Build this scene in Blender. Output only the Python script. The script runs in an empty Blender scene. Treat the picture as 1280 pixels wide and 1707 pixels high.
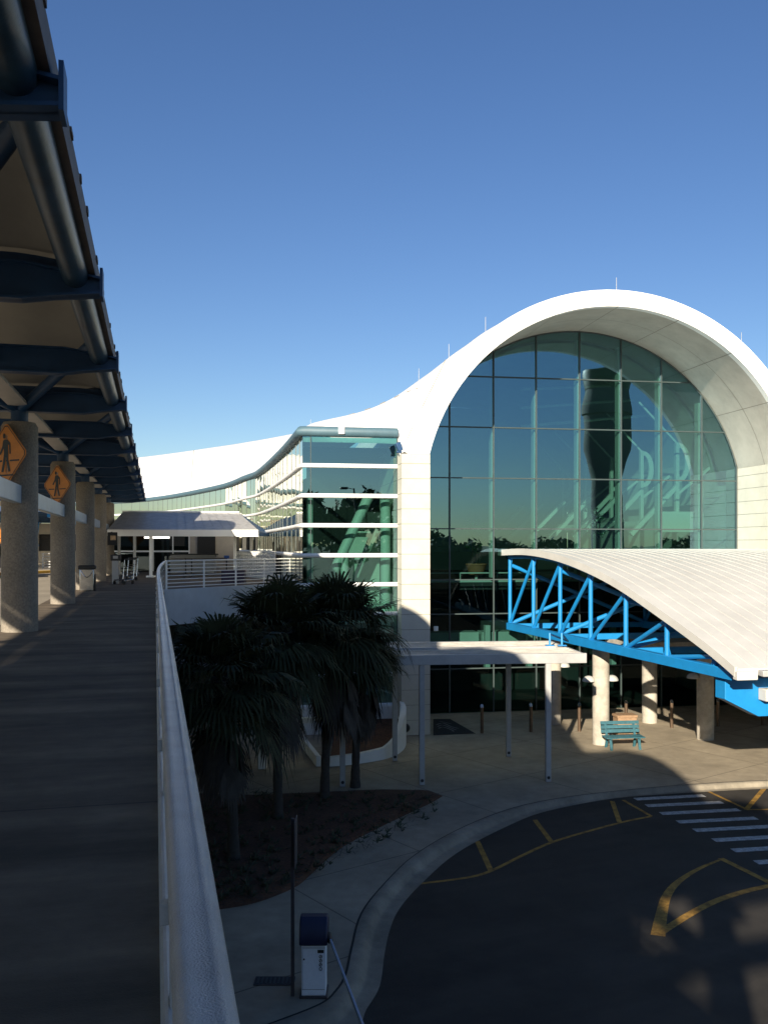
import bpy, bmesh, math, random
from mathutils import Vector, Matrix
random.seed(7)
PI = math.pi
SC = bpy.context.scene
COL = SC.collection

# ---------------------------------------------------------------- camera, sky, sun, exposure
F_PX, CX, HY, EYE = 1540.0, 640.0, 909.0, 7.2      # focal length and horizon in photo pixels, eye height
cam_d = bpy.data.cameras.new('camera')
cam = bpy.data.objects.new('camera', cam_d)
COL.objects.link(cam)
cam.location = (0, 0, EYE)
cam.rotation_euler = (PI/2, 0, 0)
cam_d.sensor_fit = 'VERTICAL'
cam_d.sensor_height = 24.0
cam_d.lens = 24.0*F_PX/1707.0
cam_d.shift_y = (HY-853.5)/1707.0
cam_d.clip_start = 0.05
cam_d.clip_end = 6000
SC.camera = cam

SUN_EL, SUN_AZ = math.radians(18.8), math.radians(16.0)   # sun behind the camera, to its left
world = bpy.data.worlds.new('World')
SC.world = world
world.use_nodes = True
wn = world.node_tree.nodes; wl = world.node_tree.links
wn.clear()
sky = wn.new('ShaderNodeTexSky'); sky.sky_type = 'NISHITA'; sky.sun_disc = False
sky.sun_elevation = SUN_EL; sky.sun_rotation = PI + SUN_AZ
sky.air_density = 1.0; sky.dust_density = 0.2; sky.ozone_density = 3.0; sky.altitude = 0
bg = wn.new('ShaderNodeBackground'); bg.inputs['Strength'].default_value = 0.062
wo = wn.new('ShaderNodeOutputWorld')
hs = wn.new('ShaderNodeHueSaturation'); hs.inputs['Saturation'].default_value = 1.14; hs.inputs['Hue'].default_value = 0.511
wl.new(sky.outputs[0], hs.inputs['Color']); wl.new(hs.outputs[0], bg.inputs['Color']); wl.new(bg.outputs[0], wo.inputs['Surface'])

sd = bpy.data.lights.new('sun', 'SUN'); sd.energy = 5.0; sd.angle = math.radians(0.5); sd.color = (1.0, 0.89, 0.72)
sun = bpy.data.objects.new('sun', sd); COL.objects.link(sun)
sun_dir = Vector((math.sin(SUN_AZ)*math.cos(SUN_EL), math.cos(SUN_AZ)*math.cos(SUN_EL), -math.sin(SUN_EL)))
sun.rotation_euler = sun_dir.to_track_quat('-Z', 'Y').to_euler()
sun.location = (-20, -60, 40)

SC.view_settings.view_transform = 'Standard'
SC.view_settings.look = 'None'
SC.view_settings.exposure = 0.95
SC.view_settings.gamma = 1.0
SC.cycles.transparent_max_bounces = 16
SC.cycles.max_bounces = 8

# ---------------------------------------------------------------- frames: camera rays, the walkway and the facade
def P(px, py, d): return Vector(((px-CX)/F_PX*d, d, EYE+(HY-py)/F_PX*d))
def G(px, py, z=0.0):
    d = (EYE-z)*F_PX/(py-HY)
    return Vector(((px-CX)/F_PX*d, d, z))
WV = Vector((-0.2403, 0.9707, 0)); WR = Vector((0.9707, 0.2403, 0))
def W(s, l, z): return Vector((WV.x*s+WR.x*l, WV.y*s+WR.y*l, z))
FE = Vector((0.9864, 0.1643, 0)); FN = Vector((-0.1643, 0.9864, 0)); FA = Vector((1.73, 35.1, 0))
def F(u, w, z): return Vector((FA.x+FE.x*u+FN.x*w, FA.y+FE.y*u+FN.y*w, z))
UP = Vector((0, 0, 1))

# ---------------------------------------------------------------- materials
def nodes_of(m): return m.node_tree.nodes, m.node_tree.links
def mat(name, col, rough=0.6, var=0.12, scale=3.0, bump=0.0, bscale=60.0, metal=0.0, spec=0.5, stain=0.0, stain_scale=0.6, coat=0.0):
    m = bpy.data.materials.new(name); m.use_nodes = True
    n, l = nodes_of(m)
    b = n['Principled BSDF']
    b.inputs['Roughness'].default_value = rough
    b.inputs['Metallic'].default_value = metal
    b.inputs['Specular IOR Level'].default_value = spec
    b.inputs['Coat Weight'].default_value = coat
    tc = n.new('ShaderNodeTexCoord')
    nz = n.new('ShaderNodeTexNoise'); nz.inputs['Scale'].default_value = scale; nz.inputs['Detail'].default_value = 6; nz.inputs['Roughness'].default_value = 0.65
    l.new(tc.outputs['Object'], nz.inputs['Vector'])
    mr = n.new('ShaderNodeMapRange')
    mr.inputs['From Min'].default_value = 0.3; mr.inputs['From Max'].default_value = 0.7
    mr.inputs['To Min'].default_value = 1-var; mr.inputs['To Max'].default_value = 1+var
    l.new(nz.outputs['Fac'], mr.inputs['Value'])
    fac = mr.outputs[0]
    if stain:
        n2 = n.new('ShaderNodeTexNoise'); n2.inputs['Scale'].default_value = stain_scale; n2.inputs['Detail'].default_value = 8; n2.inputs['Roughness'].default_value = 0.7
        l.new(tc.outputs['Object'], n2.inputs['Vector'])
        r2 = n.new('ShaderNodeMapRange'); r2.inputs['From Min'].default_value = 0.35; r2.inputs['From Max'].default_value = 0.6
        r2.inputs['To Min'].default_value = 1-stain; r2.inputs['To Max'].default_value = 1
        l.new(n2.outputs['Fac'], r2.inputs['Value'])
        mu = n.new('ShaderNodeMath'); mu.operation = 'MULTIPLY'
        l.new(fac, mu.inputs[0]); l.new(r2.outputs[0], mu.inputs[1]); fac = mu.outputs[0]
    vm = n.new('ShaderNodeVectorMath'); vm.operation = 'SCALE'
    vm.inputs[0].default_value = col[:3]
    l.new(fac, vm.inputs['Scale'])
    l.new(vm.outputs['Vector'], b.inputs['Base Color'])
    if bump:
        nb = n.new('ShaderNodeTexNoise'); nb.inputs['Scale'].default_value = bscale; nb.inputs['Detail'].default_value = 4
        l.new(tc.outputs['Object'], nb.inputs['Vector'])
        bp = n.new('ShaderNodeBump'); bp.inputs['Strength'].default_value = bump; bp.inputs['Distance'].default_value = 0.01
        l.new(nb.outputs['Fac'], bp.inputs['Height']); l.new(bp.outputs[0], b.inputs['Normal'])
    return m

def joints(m, ex, ey, sx, sy, width, dark=0.55, off=(0.0, 0.0)):
    """darken a material along a square grid of joints measured in world metres"""
    n, l = nodes_of(m); b = n['Principled BSDF']
    src = b.inputs['Base Color'].links[0].from_socket
    geo = n.new('ShaderNodeNewGeometry')
    prev = None
    for ax, s, o in ((ex, sx, off[0]), (ey, sy, off[1])):
        if not s: continue
        d = n.new('ShaderNodeVectorMath'); d.operation = 'DOT_PRODUCT'; d.inputs[1].default_value = ax
        l.new(geo.outputs['Position'], d.inputs[0])
        a = n.new('ShaderNodeMath'); a.operation = 'ADD'; a.inputs[1].default_value = o+1000*s; l.new(d.outputs['Value'], a.inputs[0])
        q = n.new('ShaderNodeMath'); q.operation = 'MODULO'; q.inputs[1].default_value = s; l.new(a.outputs[0], q.inputs[0])
        c = n.new('ShaderNodeMath'); c.operation = 'LESS_THAN'; c.inputs[1].default_value = width; l.new(q.outputs[0], c.inputs[0])
        if prev is None: prev = c
        else:
            mx = n.new('ShaderNodeMath'); mx.operation = 'MAXIMUM'; l.new(prev.outputs[0], mx.inputs[0]); l.new(c.outputs[0], mx.inputs[1]); prev = mx
    r = n.new('ShaderNodeMapRange'); r.inputs['To Min'].default_value = 1; r.inputs['To Max'].default_value = dark
    l.new(prev.outputs[0], r.inputs['Value'])
    v = n.new('ShaderNodeVectorMath'); v.operation = 'SCALE'; l.new(src, v.inputs[0]); l.new(r.outputs[0], v.inputs['Scale'])
    l.new(v.outputs['Vector'], b.inputs['Base Color'])
    return m

def glass(name, tint, refl, base_refl, rough=0.0, wave=0.0, ior=1.5):
    m = bpy.data.materials.new(name); m.use_nodes = True
    n, l = nodes_of(m); n.remove(n['Principled BSDF'])
    out = n['Material Output']
    t = n.new('ShaderNodeBsdfTransparent'); t.inputs['Color'].default_value = (*tint, 1)
    g = n.new('ShaderNodeBsdfGlossy'); g.inputs['Color'].default_value = (*refl, 1); g.inputs['Roughness'].default_value = rough
    fr = n.new('ShaderNodeFresnel'); fr.inputs['IOR'].default_value = ior
    ad = n.new('ShaderNodeMath'); ad.operation = 'ADD'; ad.use_clamp = True; ad.inputs[1].default_value = base_refl
    l.new(fr.outputs[0], ad.inputs[0])
    mx = n.new('ShaderNodeMixShader'); l.new(ad.outputs[0], mx.inputs[0]); l.new(t.outputs[0], mx.inputs[1]); l.new(g.outputs[0], mx.inputs[2])
    if wave:
        tc = n.new('ShaderNodeTexCoord'); nz = n.new('ShaderNodeTexNoise'); nz.inputs['Scale'].default_value = 0.55; nz.inputs['Detail'].default_value = 1
        l.new(tc.outputs['Object'], nz.inputs['Vector'])
        bp = n.new('ShaderNodeBump'); bp.inputs['Strength'].default_value = wave; bp.inputs['Distance'].default_value = 0.05
        l.new(nz.outputs['Fac'], bp.inputs['Height']); l.new(bp.outputs[0], g.inputs['Normal'])
    l.new(mx.outputs[0], out.inputs['Surface'])
    return m

M = {}
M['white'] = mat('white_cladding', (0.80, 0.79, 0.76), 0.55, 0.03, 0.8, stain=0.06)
M['pier_stone'] = mat('pier_panel', (0.55, 0.52, 0.44), 0.8, 0.05, 1.5, stain=0.1)
M['dome'] = mat('dome_lamp_shell', (0.45, 0.45, 0.43), 0.6, 0.05, 6)
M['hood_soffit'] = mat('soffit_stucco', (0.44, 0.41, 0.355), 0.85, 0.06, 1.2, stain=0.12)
M['white_roof'] = mat('white_roof_membrane', (0.82, 0.81, 0.78), 0.5, 0.03, 1.2, stain=0.08)
M['white_paint'] = mat('white_gloss_paint', (0.52, 0.52, 0.51), 0.26, 0.08, 9, bump=0.5, bscale=300, stain=0.15, stain_scale=3)
M['bar_white'] = mat('white_tube_paint', (0.82, 0.82, 0.80), 0.35, 0.03, 4)
M['gutter_blue'] = mat('steel_blue_gutter', (0.075, 0.14, 0.175), 0.55, 0.1, 3)
M['plaza'] = mat('plaza_concrete', (0.39, 0.325, 0.232), 0.85, 0.12, 2.2, bump=0.3, bscale=90, stain=0.35, stain_scale=0.35)
joints(M['plaza'], (0.80, 0.60, 0), (-0.60, 0.80, 0), 3.6, 3.6, 0.035, 0.5, (0.7, 1.1))
M['kerb'] = mat('kerb_concrete', (0.30, 0.26, 0.195), 0.85, 0.14, 2.5, bump=0.3, bscale=70, stain=0.4, stain_scale=0.9)
M['asphalt'] = mat('asphalt', (0.040, 0.034, 0.027), 0.85, 0.35, 45, bump=0.6, bscale=180, stain=0.45, stain_scale=0.7)
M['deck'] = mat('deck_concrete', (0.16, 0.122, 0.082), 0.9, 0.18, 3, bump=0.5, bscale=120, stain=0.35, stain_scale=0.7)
def streaks(m, axis_long, axis_short, sl, ss, amount):
    """broad bands along one direction: beam-gap light and stains painted on the deck, wear on roads"""
    n, l = nodes_of(m); b = n['Principled BSDF']; src = b.inputs['Base Color'].links[0].from_socket
    geo = n.new('ShaderNodeNewGeometry'); cx = n.new('ShaderNodeCombineXYZ')
    for k, (ax, sc) in enumerate(((axis_long, sl), (axis_short, ss))):
        d = n.new('ShaderNodeVectorMath'); d.operation = 'DOT_PRODUCT'; d.inputs[1].default_value = tuple(ax)
        l.new(geo.outputs['Position'], d.inputs[0])
        q = n.new('ShaderNodeMath'); q.operation = 'MULTIPLY'; q.inputs[1].default_value = sc; l.new(d.outputs['Value'], q.inputs[0])
        l.new(q.outputs[0], cx.inputs[k])
    nz = n.new('ShaderNodeTexNoise'); nz.inputs['Scale'].default_value = 1; nz.inputs['Detail'].default_value = 5; nz.inputs['Roughness'].default_value = 0.6
    l.new(cx.outputs[0], nz.inputs['Vector'])
    r = n.new('ShaderNodeMapRange'); r.inputs['From Min'].default_value = 0.35; r.inputs['From Max'].default_value = 0.65
    r.inputs['To Min'].default_value = 1-amount; r.inputs['To Max'].default_value = 1+amount*0.6
    l.new(nz.outputs['Fac'], r.inputs['Value'])
    v = n.new('ShaderNodeVectorMath'); v.operation = 'SCALE'; l.new(src, v.inputs[0]); l.new(r.outputs[0], v.inputs['Scale'])
    l.new(v.outputs['Vector'], b.inputs['Base Color'])
streaks(M['deck'], WR, WV, 0.25, 1.6, 0.5)  # bands of light between the beams, and stains, painted across the deck
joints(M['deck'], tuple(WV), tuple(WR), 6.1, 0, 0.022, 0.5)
streaks(M['asphalt'], (0.9, 0.43, 0), (-0.43, 0.9, 0), 0.12, 0.9, 0.3)
streaks(M['kerb'], (0.7, 0.7, 0), (-0.7, 0.7, 0), 0.5, 0.9, 0.15)
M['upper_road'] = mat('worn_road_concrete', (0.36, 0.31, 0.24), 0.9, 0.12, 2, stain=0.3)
M['grass'] = mat('dry_grass', (0.09, 0.10, 0.04), 0.95, 0.3, 0.4)
M['wall_blue'] = mat('parapet_paint', (0.50, 0.54, 0.58), 0.7, 0.06, 1.5, stain=0.15)
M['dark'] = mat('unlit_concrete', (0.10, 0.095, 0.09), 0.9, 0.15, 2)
M['yellow_line'] = mat('yellow_road_paint', (0.46, 0.25, 0.04), 0.8, 0.25, 20, stain=0.7, stain_scale=4)
M['white_line'] = mat('white_road_paint', (0.52, 0.51, 0.49), 0.8, 0.2, 20, stain=0.55, stain_scale=5)
M['navy'] = mat('dark_blue_steel', (0.014, 0.060, 0.150), 0.45, 0.15, 3, stain=0.2)
M['pipe_blue'] = mat('grey_blue_pipe', (0.03, 0.075, 0.125), 0.36, 0.12, 2, stain=0.35, stain_scale=2, bump=0.1)
M['rail_blue'] = mat('pale_blue_beam', (0.30, 0.38, 0.48), 0.4, 0.1, 3, stain=0.15)
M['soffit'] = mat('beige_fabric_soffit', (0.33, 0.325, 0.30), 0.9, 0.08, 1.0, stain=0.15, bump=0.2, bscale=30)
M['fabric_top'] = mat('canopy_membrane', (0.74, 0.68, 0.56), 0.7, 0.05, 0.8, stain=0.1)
M['pillar'] = mat('exposed_aggregate', (0.275, 0.24, 0.195), 0.95, 0.30, 28, bump=0.9, bscale=75, stain=0.2, stain_scale=1.2)
M['column'] = mat('plaza_column_concrete', (0.47, 0.43, 0.36), 0.9, 0.15, 4, bump=0.4, bscale=60, stain=0.3, stain_scale=1.5)
M['fascia_dark'] = mat('weathered_fascia', (0.12, 0.10, 0.09), 0.7, 0.25, 5)
M['sky_blue'] = mat('bright_blue_steel', (0.010, 0.215, 0.52), 0.42, 0.05, 3, stain=0.12, stain_scale=2)
M['canopy_white'] = mat('standing_seam_metal', (0.56, 0.55, 0.515), 0.6, 0.06, 0.9, stain=0.10)
M['grey_metal'] = mat('grey_painted_metal', (0.42, 0.42, 0.41), 0.5, 0.08, 4, stain=0.2)
M['roof_corr'] = mat('corrugated_roof_metal', (0.50, 0.47, 0.42), 0.6, 0.12, 2, stain=0.35, stain_scale=1.5)
M['black'] = mat('black_plastic', (0.015, 0.015, 0.016), 0.5, 0.1, 6)
M['rubber'] = mat('black_rubber_mat', (0.018, 0.018, 0.02), 0.9, 0.2, 25, bump=0.4)
M['mat_grey'] = mat('mat_emblem_grey', (0.16, 0.16, 0.16), 0.9, 0.2, 25)
M['mullion'] = mat('dark_bronze_mullion', (0.05, 0.07, 0.07), 0.4, 0.1, 4)
M['mint'] = mat('interior_white_steel', (0.78, 0.80, 0.76), 0.5, 0.03, 1)
M['interior'] = mat('interior_wall', (0.72, 0.72, 0.67), 0.8, 0.05, 0.8)
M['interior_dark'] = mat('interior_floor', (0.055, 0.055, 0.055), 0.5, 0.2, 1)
M['joint'] = mat('sealant_joint', (0.22, 0.20, 0.17), 0.8, 0.1, 4)
M['sign_orange'] = mat('sign_sheeting', (0.56, 0.20, 0.02), 0.45, 0.12, 4, stain=0.15, stain_scale=3)
M['sign_black'] = mat('sign_ink', (0.02, 0.018, 0.016), 0.5, 0.1, 6)
M['bench_teal'] = mat('teal_painted_wood', (0.03, 0.115, 0.145), 0.5, 0.18, 12, stain=0.2, stain_scale=6)
M['bronze'] = mat('bronze_bollard', (0.16, 0.11, 0.075), 0.35, 0.15, 6, metal=0.6)
M['brown_box'] = mat('brown_receptacle', (0.30, 0.19, 0.11), 0.7, 0.2, 10)
M['stainless'] = mat('stainless_steel', (0.55, 0.53, 0.50), 0.25, 0.06, 5, metal=1.0)
M['mulch'] = mat('pine_straw', (0.12, 0.055, 0.028), 0.95, 0.5, 14, bump=1.0, bscale=40, stain=0.4, stain_scale=2)
M['leaf'] = mat('palm_leaf', (0.030, 0.036, 0.015), 0.7, 0.45, 2.5, spec=0.2)
M['dead_leaf'] = mat('dead_palm_leaf', (0.058, 0.049, 0.039), 0.9, 0.3, 4)
M['bark'] = mat('palm_bark', (0.045, 0.039, 0.033), 0.95, 0.3, 9, bump=0.8, bscale=25)
M['tuft'] = mat('groundcover_leaf', (0.04, 0.05, 0.02), 0.7, 0.4, 3)
M['tree_leaf'] = mat('oak_leaf', (0.030, 0.045, 0.016), 0.7, 0.4, 0.8)
M['tree_bark'] = mat('oak_bark', (0.08, 0.06, 0.045), 0.95, 0.3, 3)
M['plant_leaf'] = mat('indoor_plant_leaf', (0.05, 0.13, 0.04), 0.5, 0.3, 4)
M['terracotta'] = mat('terracotta_pot', (0.42, 0.17, 0.09), 0.7, 0.12, 5)
M['gate_white'] = mat('gate_cabinet_paint', (0.80, 0.82, 0.85), 0.4, 0.05, 30, bump=0.15)
M['gate_navy'] = mat('navy_plastic_hood', (0.014, 0.018, 0.052), 0.45, 0.12, 5)
M['arm_blue'] = mat('barrier_arm_paint', (0.28, 0.36, 0.48), 0.4, 0.1, 10)
M['crack'] = mat('dark_joint', (0.03, 0.027, 0.024), 0.95, 0.1, 4)  # near-black joint line
M['pole_brown'] = mat('dark_pole_paint', (0.05, 0.042, 0.045), 0.6, 0.2, 8)
M['red'] = mat('tail_lamp_red', (0.5, 0.02, 0.02), 0.25, 0.05, 4)
M['car_black'] = mat('black_car_paint', (0.02, 0.02, 0.024), 0.2, 0.05, 3, coat=0.5)
M['chrome'] = mat('bumper_chrome', (0.7, 0.7, 0.7), 0.2, 0.05, 3, metal=1.0)
M['purple'] = mat('dark_purple_planter', (0.035, 0.025, 0.05), 0.6, 0.15, 4)
M['belt_blue'] = mat('belt_barrier_blue', (0.03, 0.10, 0.40), 0.5, 0.1, 4)
M['storefront_wall'] = mat('storefront_wall', (0.46, 0.41, 0.34), 0.8, 0.08, 1.5, stain=0.1)
M['entry_roof'] = mat('entry_roof_panel', (0.43, 0.42, 0.40), 0.5, 0.08, 2, stain=0.3, stain_scale=2.5)
M['yellow_kerb'] = mat('yellow_kerb_paint', (0.55, 0.33, 0.05), 0.8, 0.15, 4)
M['tower'] = mat('tower_backlit_dark', (0.12, 0.12, 0.12), 0.8, 0.1, 0.4)  # tower guessed from a dark reflection; its backlit shade is put into the colour
M['lattice'] = mat('lattice_block', (0.72, 0.71, 0.68), 0.7, 0.06, 4)
M['skin_poster'] = mat('screen_picture', (0.50, 0.33, 0.18), 0.5, 0.4, 9)
M['glass'] = glass('teal_glass', (0.26, 0.45, 0.40), (0.40, 0.68, 0.84), 0.27, wave=0.06)
M['glass_low'] = glass('dimmed_entrance_glass', (0.20, 0.34, 0.31), (0.6, 0.75, 0.78), 0.008, wave=0.05, ior=1.2)  # same glass, tinted darker and reflecting less to stand for the dark interior
M['glass_wing'] = glass('teal_wing_glass', (0.30, 0.52, 0.46), (0.48, 0.74, 0.84), 0.24, wave=0.08)
M['glass_side'] = glass('mirror_side_glass', (0.16, 0.27, 0.25), (0.90, 0.90, 0.80), 0.45, wave=0.07)
M['glass_shop'] = glass('dark_shop_glass', (0.10, 0.15, 0.15), (0.6, 0.75, 0.8), 0.03)

m = bpy.data.materials.new('lit_tube'); m.use_nodes = True
m.node_tree.nodes['Principled BSDF'].inputs['Emission Color'].default_value = (1, 0.93, 0.8, 1)
m.node_tree.nodes['Principled BSDF'].inputs['Emission Strength'].default_value = 1.5
M['tube_lamp'] = m

# ---------------------------------------------------------------- mesh builder
class MB:
    def __init__(self): self.v = []; self.f = []
    def add(self, pts, faces):
        o = len(self.v); self.v += [Vector(p) for p in pts]
        self.f += [tuple(i+o for i in f) for f in faces]
        return self
    def poly(self, pts): return self.add(pts, [tuple(range(len(pts)))])
    def hexa(self, p):   # 4 bottom then 4 top
        return self.add(p, [(3,2,1,0),(4,5,6,7),(0,1,5,4),(1,2,6,5),(2,3,7,6),(3,0,4,7)])
    def box(self, c, size, ex=Vector((1,0,0)), ey=Vector((0,1,0)), ez=UP):
        c = Vector(c); ex = Vector(ex)*size[0]/2; ey = Vector(ey)*size[1]/2; ez = Vector(ez)*size[2]/2
        return self.hexa([c-ex-ey-ez, c+ex-ey-ez, c+ex+ey-ez, c-ex+ey-ez, c-ex-ey+ez, c+ex-ey+ez, c+ex+ey+ez, c-ex+ey+ez])
    def span(self, p0, p1, w, h, up=UP):   # rectangular bar from p0 to p1
        p0 = Vector(p0); p1 = Vector(p1); d = (p1-p0).normalized()
        if abs(d.dot(Vector(up))) > 0.99: up = Vector((0.97, 0.24, 0))
        s = d.cross(Vector(up)).normalized(); u = s.cross(d).normalized()
        a = s*w/2; b = u*h/2
        return self.hexa([p0-a-b, p0+a-b, p1+a-b, p1-a-b, p0-a+b, p0+a+b, p1+a+b, p1-a+b])
    def tube(self, pts, r, n=10, cap=True, closed=False):
        pts = [Vector(p) for p in pts]; k = len(pts)
        rr = r if isinstance(r, (list, tuple)) else [r]*k
        ref = None; rings = []
        for i, p in enumerate(pts):
            if closed: t = (pts[(i+1) % k]-pts[i-1]).normalized()
            else: t = (pts[min(i+1, k-1)]-pts[max(i-1, 0)]).normalized()
            if ref is None:
                ref = Vector((0,0,1)) if abs(t.z) < 0.9 else Vector((1,0,0))
            s = t.cross(ref).normalized(); u = s.cross(t).normalized(); ref = u
            rings.append([p+(s*math.cos(2*PI*j/n)+u*math.sin(2*PI*j/n))*rr[i] for j in range(n)])
        o = len(self.v)
        for rg in rings: self.v += rg
        for i in range(k if closed else k-1):
            i2 = (i+1) % k
            for j in range(n):
                j2 = (j+1) % n
                self.f.append((o+i*n+j, o+i*n+j2, o+i2*n+j2, o+i2*n+j))
        if cap and not closed:
            self.f.append(tuple(o+j for j in range(n-1, -1, -1))); self.f.append(tuple(o+(k-1)*n+j for j in range(n)))
        return self
    def lathe(self, prof, c=(0,0,0), n=20):
        c = Vector(c); o = len(self.v)
        for r, z in prof:
            self.v += [c+Vector((r*math.cos(2*PI*j/n), r*math.sin(2*PI*j/n), z)) for j in range(n)]
        k = len(prof)
        for i in range(k-1):
            for j in range(n):
                j2 = (j+1) % n
                self.f.append((o+i*n+j, o+i*n+j2, o+(i+1)*n+j2, o+(i+1)*n+j))
        self.f.append(tuple(o+j for j in range(n-1, -1, -1))); self.f.append(tuple(o+(k-1)*n+j for j in range(n)))
        return self
    def prism(self, pts, dvec):   # polygon (3D points) extruded by a vector
        k = len(pts); a = [Vector(p) for p in pts]; d = Vector(dvec)
        return self.add(a+[p+d for p in a], [tuple(range(k-1, -1, -1)), tuple(range(k, 2*k))]+[(i, (i+1) % k, k+(i+1) % k, k+i) for i in range(k)])
    def grid(self, rows):
        o = len(self.v); k = len(rows); n = len(rows[0])
        for r in rows: self.v += [Vector(p) for p in r]
        for i in range(k-1):
            for j in range(n-1):
                self.f.append((o+i*n+j, o+i*n+j+1, o+(i+1)*n+j+1, o+(i+1)*n+j))
        return self
    def slab(self, rows, dvec):   # a grid given thickness along dvec
        k = len(rows); n = len(rows[0]); o = len(self.v); d = Vector(dvec)
        for r in rows: self.v += [Vector(p) for p in r]
        for r in rows: self.v += [Vector(p)+d for p in r]
        q = k*n
        for i in range(k-1):
            for j in range(n-1):
                a, b, c, e = o+i*n+j, o+i*n+j+1, o+(i+1)*n+j+1, o+(i+1)*n+j
                self.f.append((a, b, c, e)); self.f.append((e+q, c+q, b+q, a+q))
        for i in range(k-1):
            a, b = o+i*n, o+(i+1)*n; self.f.append((a, b, b+q, a+q))
            a, b = o+i*n+n-1, o+(i+1)*n+n-1; self.f.append((b, a, a+q, b+q))
        for j in range(n-1):
            a, b = o+j, o+j+1; self.f.append((b, a, a+q, b+q))
            a, b = o+(k-1)*n+j, o+(k-1)*n+j+1; self.f.append((a, b, b+q, a+q))
        return self
    def build(self, name, material, parent=None, smooth=35, bevel=0, local=False, fix=True):
        me = bpy.data.meshes.new(name)
        ob = bpy.data.objects.new(name, me); COL.objects.link(ob)
        org = Vector((0,0,0))
        if not local:
            if parent is None:
                xs = [p.x for p in self.v]; ys = [p.y for p in self.v]; zs = [p.z for p in self.v]
                org = Vector(((min(xs)+max(xs))/2, (min(ys)+max(ys))/2, min(zs))); ob.location = org
            else:
                q = parent
                while q is not None: org = org+Vector(q.location); q = q.parent
        if parent is not None: ob.parent = parent
        me.from_pydata([p-org for p in self.v], [], self.f)
        me.materials.append(M[material] if isinstance(material, str) else material)
        if fix:
            bm = bmesh.new(); bm.from_mesh(me); bmesh.ops.recalc_face_normals(bm, faces=bm.faces); bm.to_mesh(me); bm.free()
        if smooth:
            me.polygons.foreach_set('use_smooth', [True]*len(me.polygons))
            me.set_sharp_from_angle(angle=math.radians(smooth))
        me.update()
        if bevel:
            b = ob.modifiers.new('bevel', 'BEVEL'); b.width = bevel; b.segments = 2; b.limit_method = 'ANGLE'; b.angle_limit = math.radians(40)
        return ob

def tag(o, label=None, cat=None, group=None, kind=None):
    if label: o['label'] = label
    if cat: o['category'] = cat
    if group: o['group'] = group
    if kind: o['kind'] = kind
    return o
def thing(name, label, cat, loc=(0,0,0), rz=0.0, group=None):
    o = bpy.data.objects.new(name, None); COL.objects.link(o)
    o.empty_display_size = 0.3
    o.location = loc; o.rotation_euler = (0,0,rz)
    return tag(o, label, cat, group)
def copy_tree(o, parent=None):
    c = o.copy(); COL.objects.link(c)
    if parent is not None: c.parent = parent
    for ch in list(o.children): copy_tree(ch, c)
    return c
def smooth_path(pts, sub=6):
    pts = [Vector(p) for p in pts]; out = []
    for i in range(len(pts)-1):
        p0 = pts[max(i-1, 0)]; p1 = pts[i]; p2 = pts[i+1]; p3 = pts[min(i+2, len(pts)-1)]
        for k in range(sub):
            t = k/sub
            out.append(0.5*((2*p1)+(p2-p0)*t+(2*p0-5*p1+4*p2-p3)*t*t+(3*p1-p0-3*p2+p3)*t**3))
    out.append(pts[-1]); return out
def lerp(a, b, t): return a+(b-a)*t
# ================================================================ ground, roads, deck
RZ = -0.15     # road surface; plaza and sidewalks are at 0, the upper deck at DZ
DZ = 5.55
mb = MB(); mb.poly([(-3000,-3000,-0.20), (3000,-3000,-0.20), (3000,3000,-0.20), (-3000,3000,-0.20)])
tag(mb.build('ground', 'grass', smooth=0), kind='structure')
mb = MB(); mb.poly([(-45,-70,RZ), (140,-70,RZ), (140,120,RZ), (-45,120,RZ)])
tag(mb.build('road', 'asphalt', smooth=0), kind='structure')

kerb_px = [(1900,1283),(1500,1293),(1280,1301),(1149,1308),(1017,1320),(914,1334),(840,1352),(760,1385),(690,1427),(640,1475),(604,1523),(588,1580),(578,1625),(562,1652),(533,1676),(440,1712)]
road_px = [(1900,1296),(1500,1306),(1280,1315),(1149,1322),(1027,1331),(914,1352),(849,1376),(762,1422),(701,1475),(666,1515),(650,1550),(641,1590),(633,1644),(611,1683),(585,1725),(450,1800)]
K = smooth_path([G(*p, 0.0) for p in kerb_px], 5)
R = smooth_path([G(*p, RZ) for p in road_px], 5)
K[-1].z = 0
far_l = Vector((-30, K[-1].y-0.2, 0))
outline = K+[far_l, Vector((-30, 60, 0)), Vector((60, 60, 0)), Vector((60, K[0].y, 0))]
mb = MB(); mb.poly(outline)
ob = mb.build('sidewalk', 'plaza', smooth=0); tag(ob, kind='structure')
prof = [(0.0, 0.0), (0.10, 0.0), (0.30, -0.015), (0.42, -0.06), (0.5, -0.125), (0.58, RZ+0.012), (0.8, RZ+0.010), (1.0, RZ+0.005)]
rows = []
for t, z in prof:
    rows.append([Vector((lerp(a.x, b.x, t), lerp(a.y, b.y, t), z+0.004)) for a, b in zip(K, R)])
mb = MB(); mb.grid(rows)
tag(mb.build('kerb', 'kerb', smooth=60), kind='structure')
mb = MB()      # the tooled joint between sidewalk and kerb
off = [K[i]+((K[i]-R[i]).normalized()*0.045) for i in range(len(K))]
mb.grid([[Vector((p.x,p.y,0.006)) for p in K], [Vector((p.x,p.y,0.006)) for p in off]])
tag(mb.build('kerb_joint', 'crack', smooth=0), kind='structure')

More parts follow.
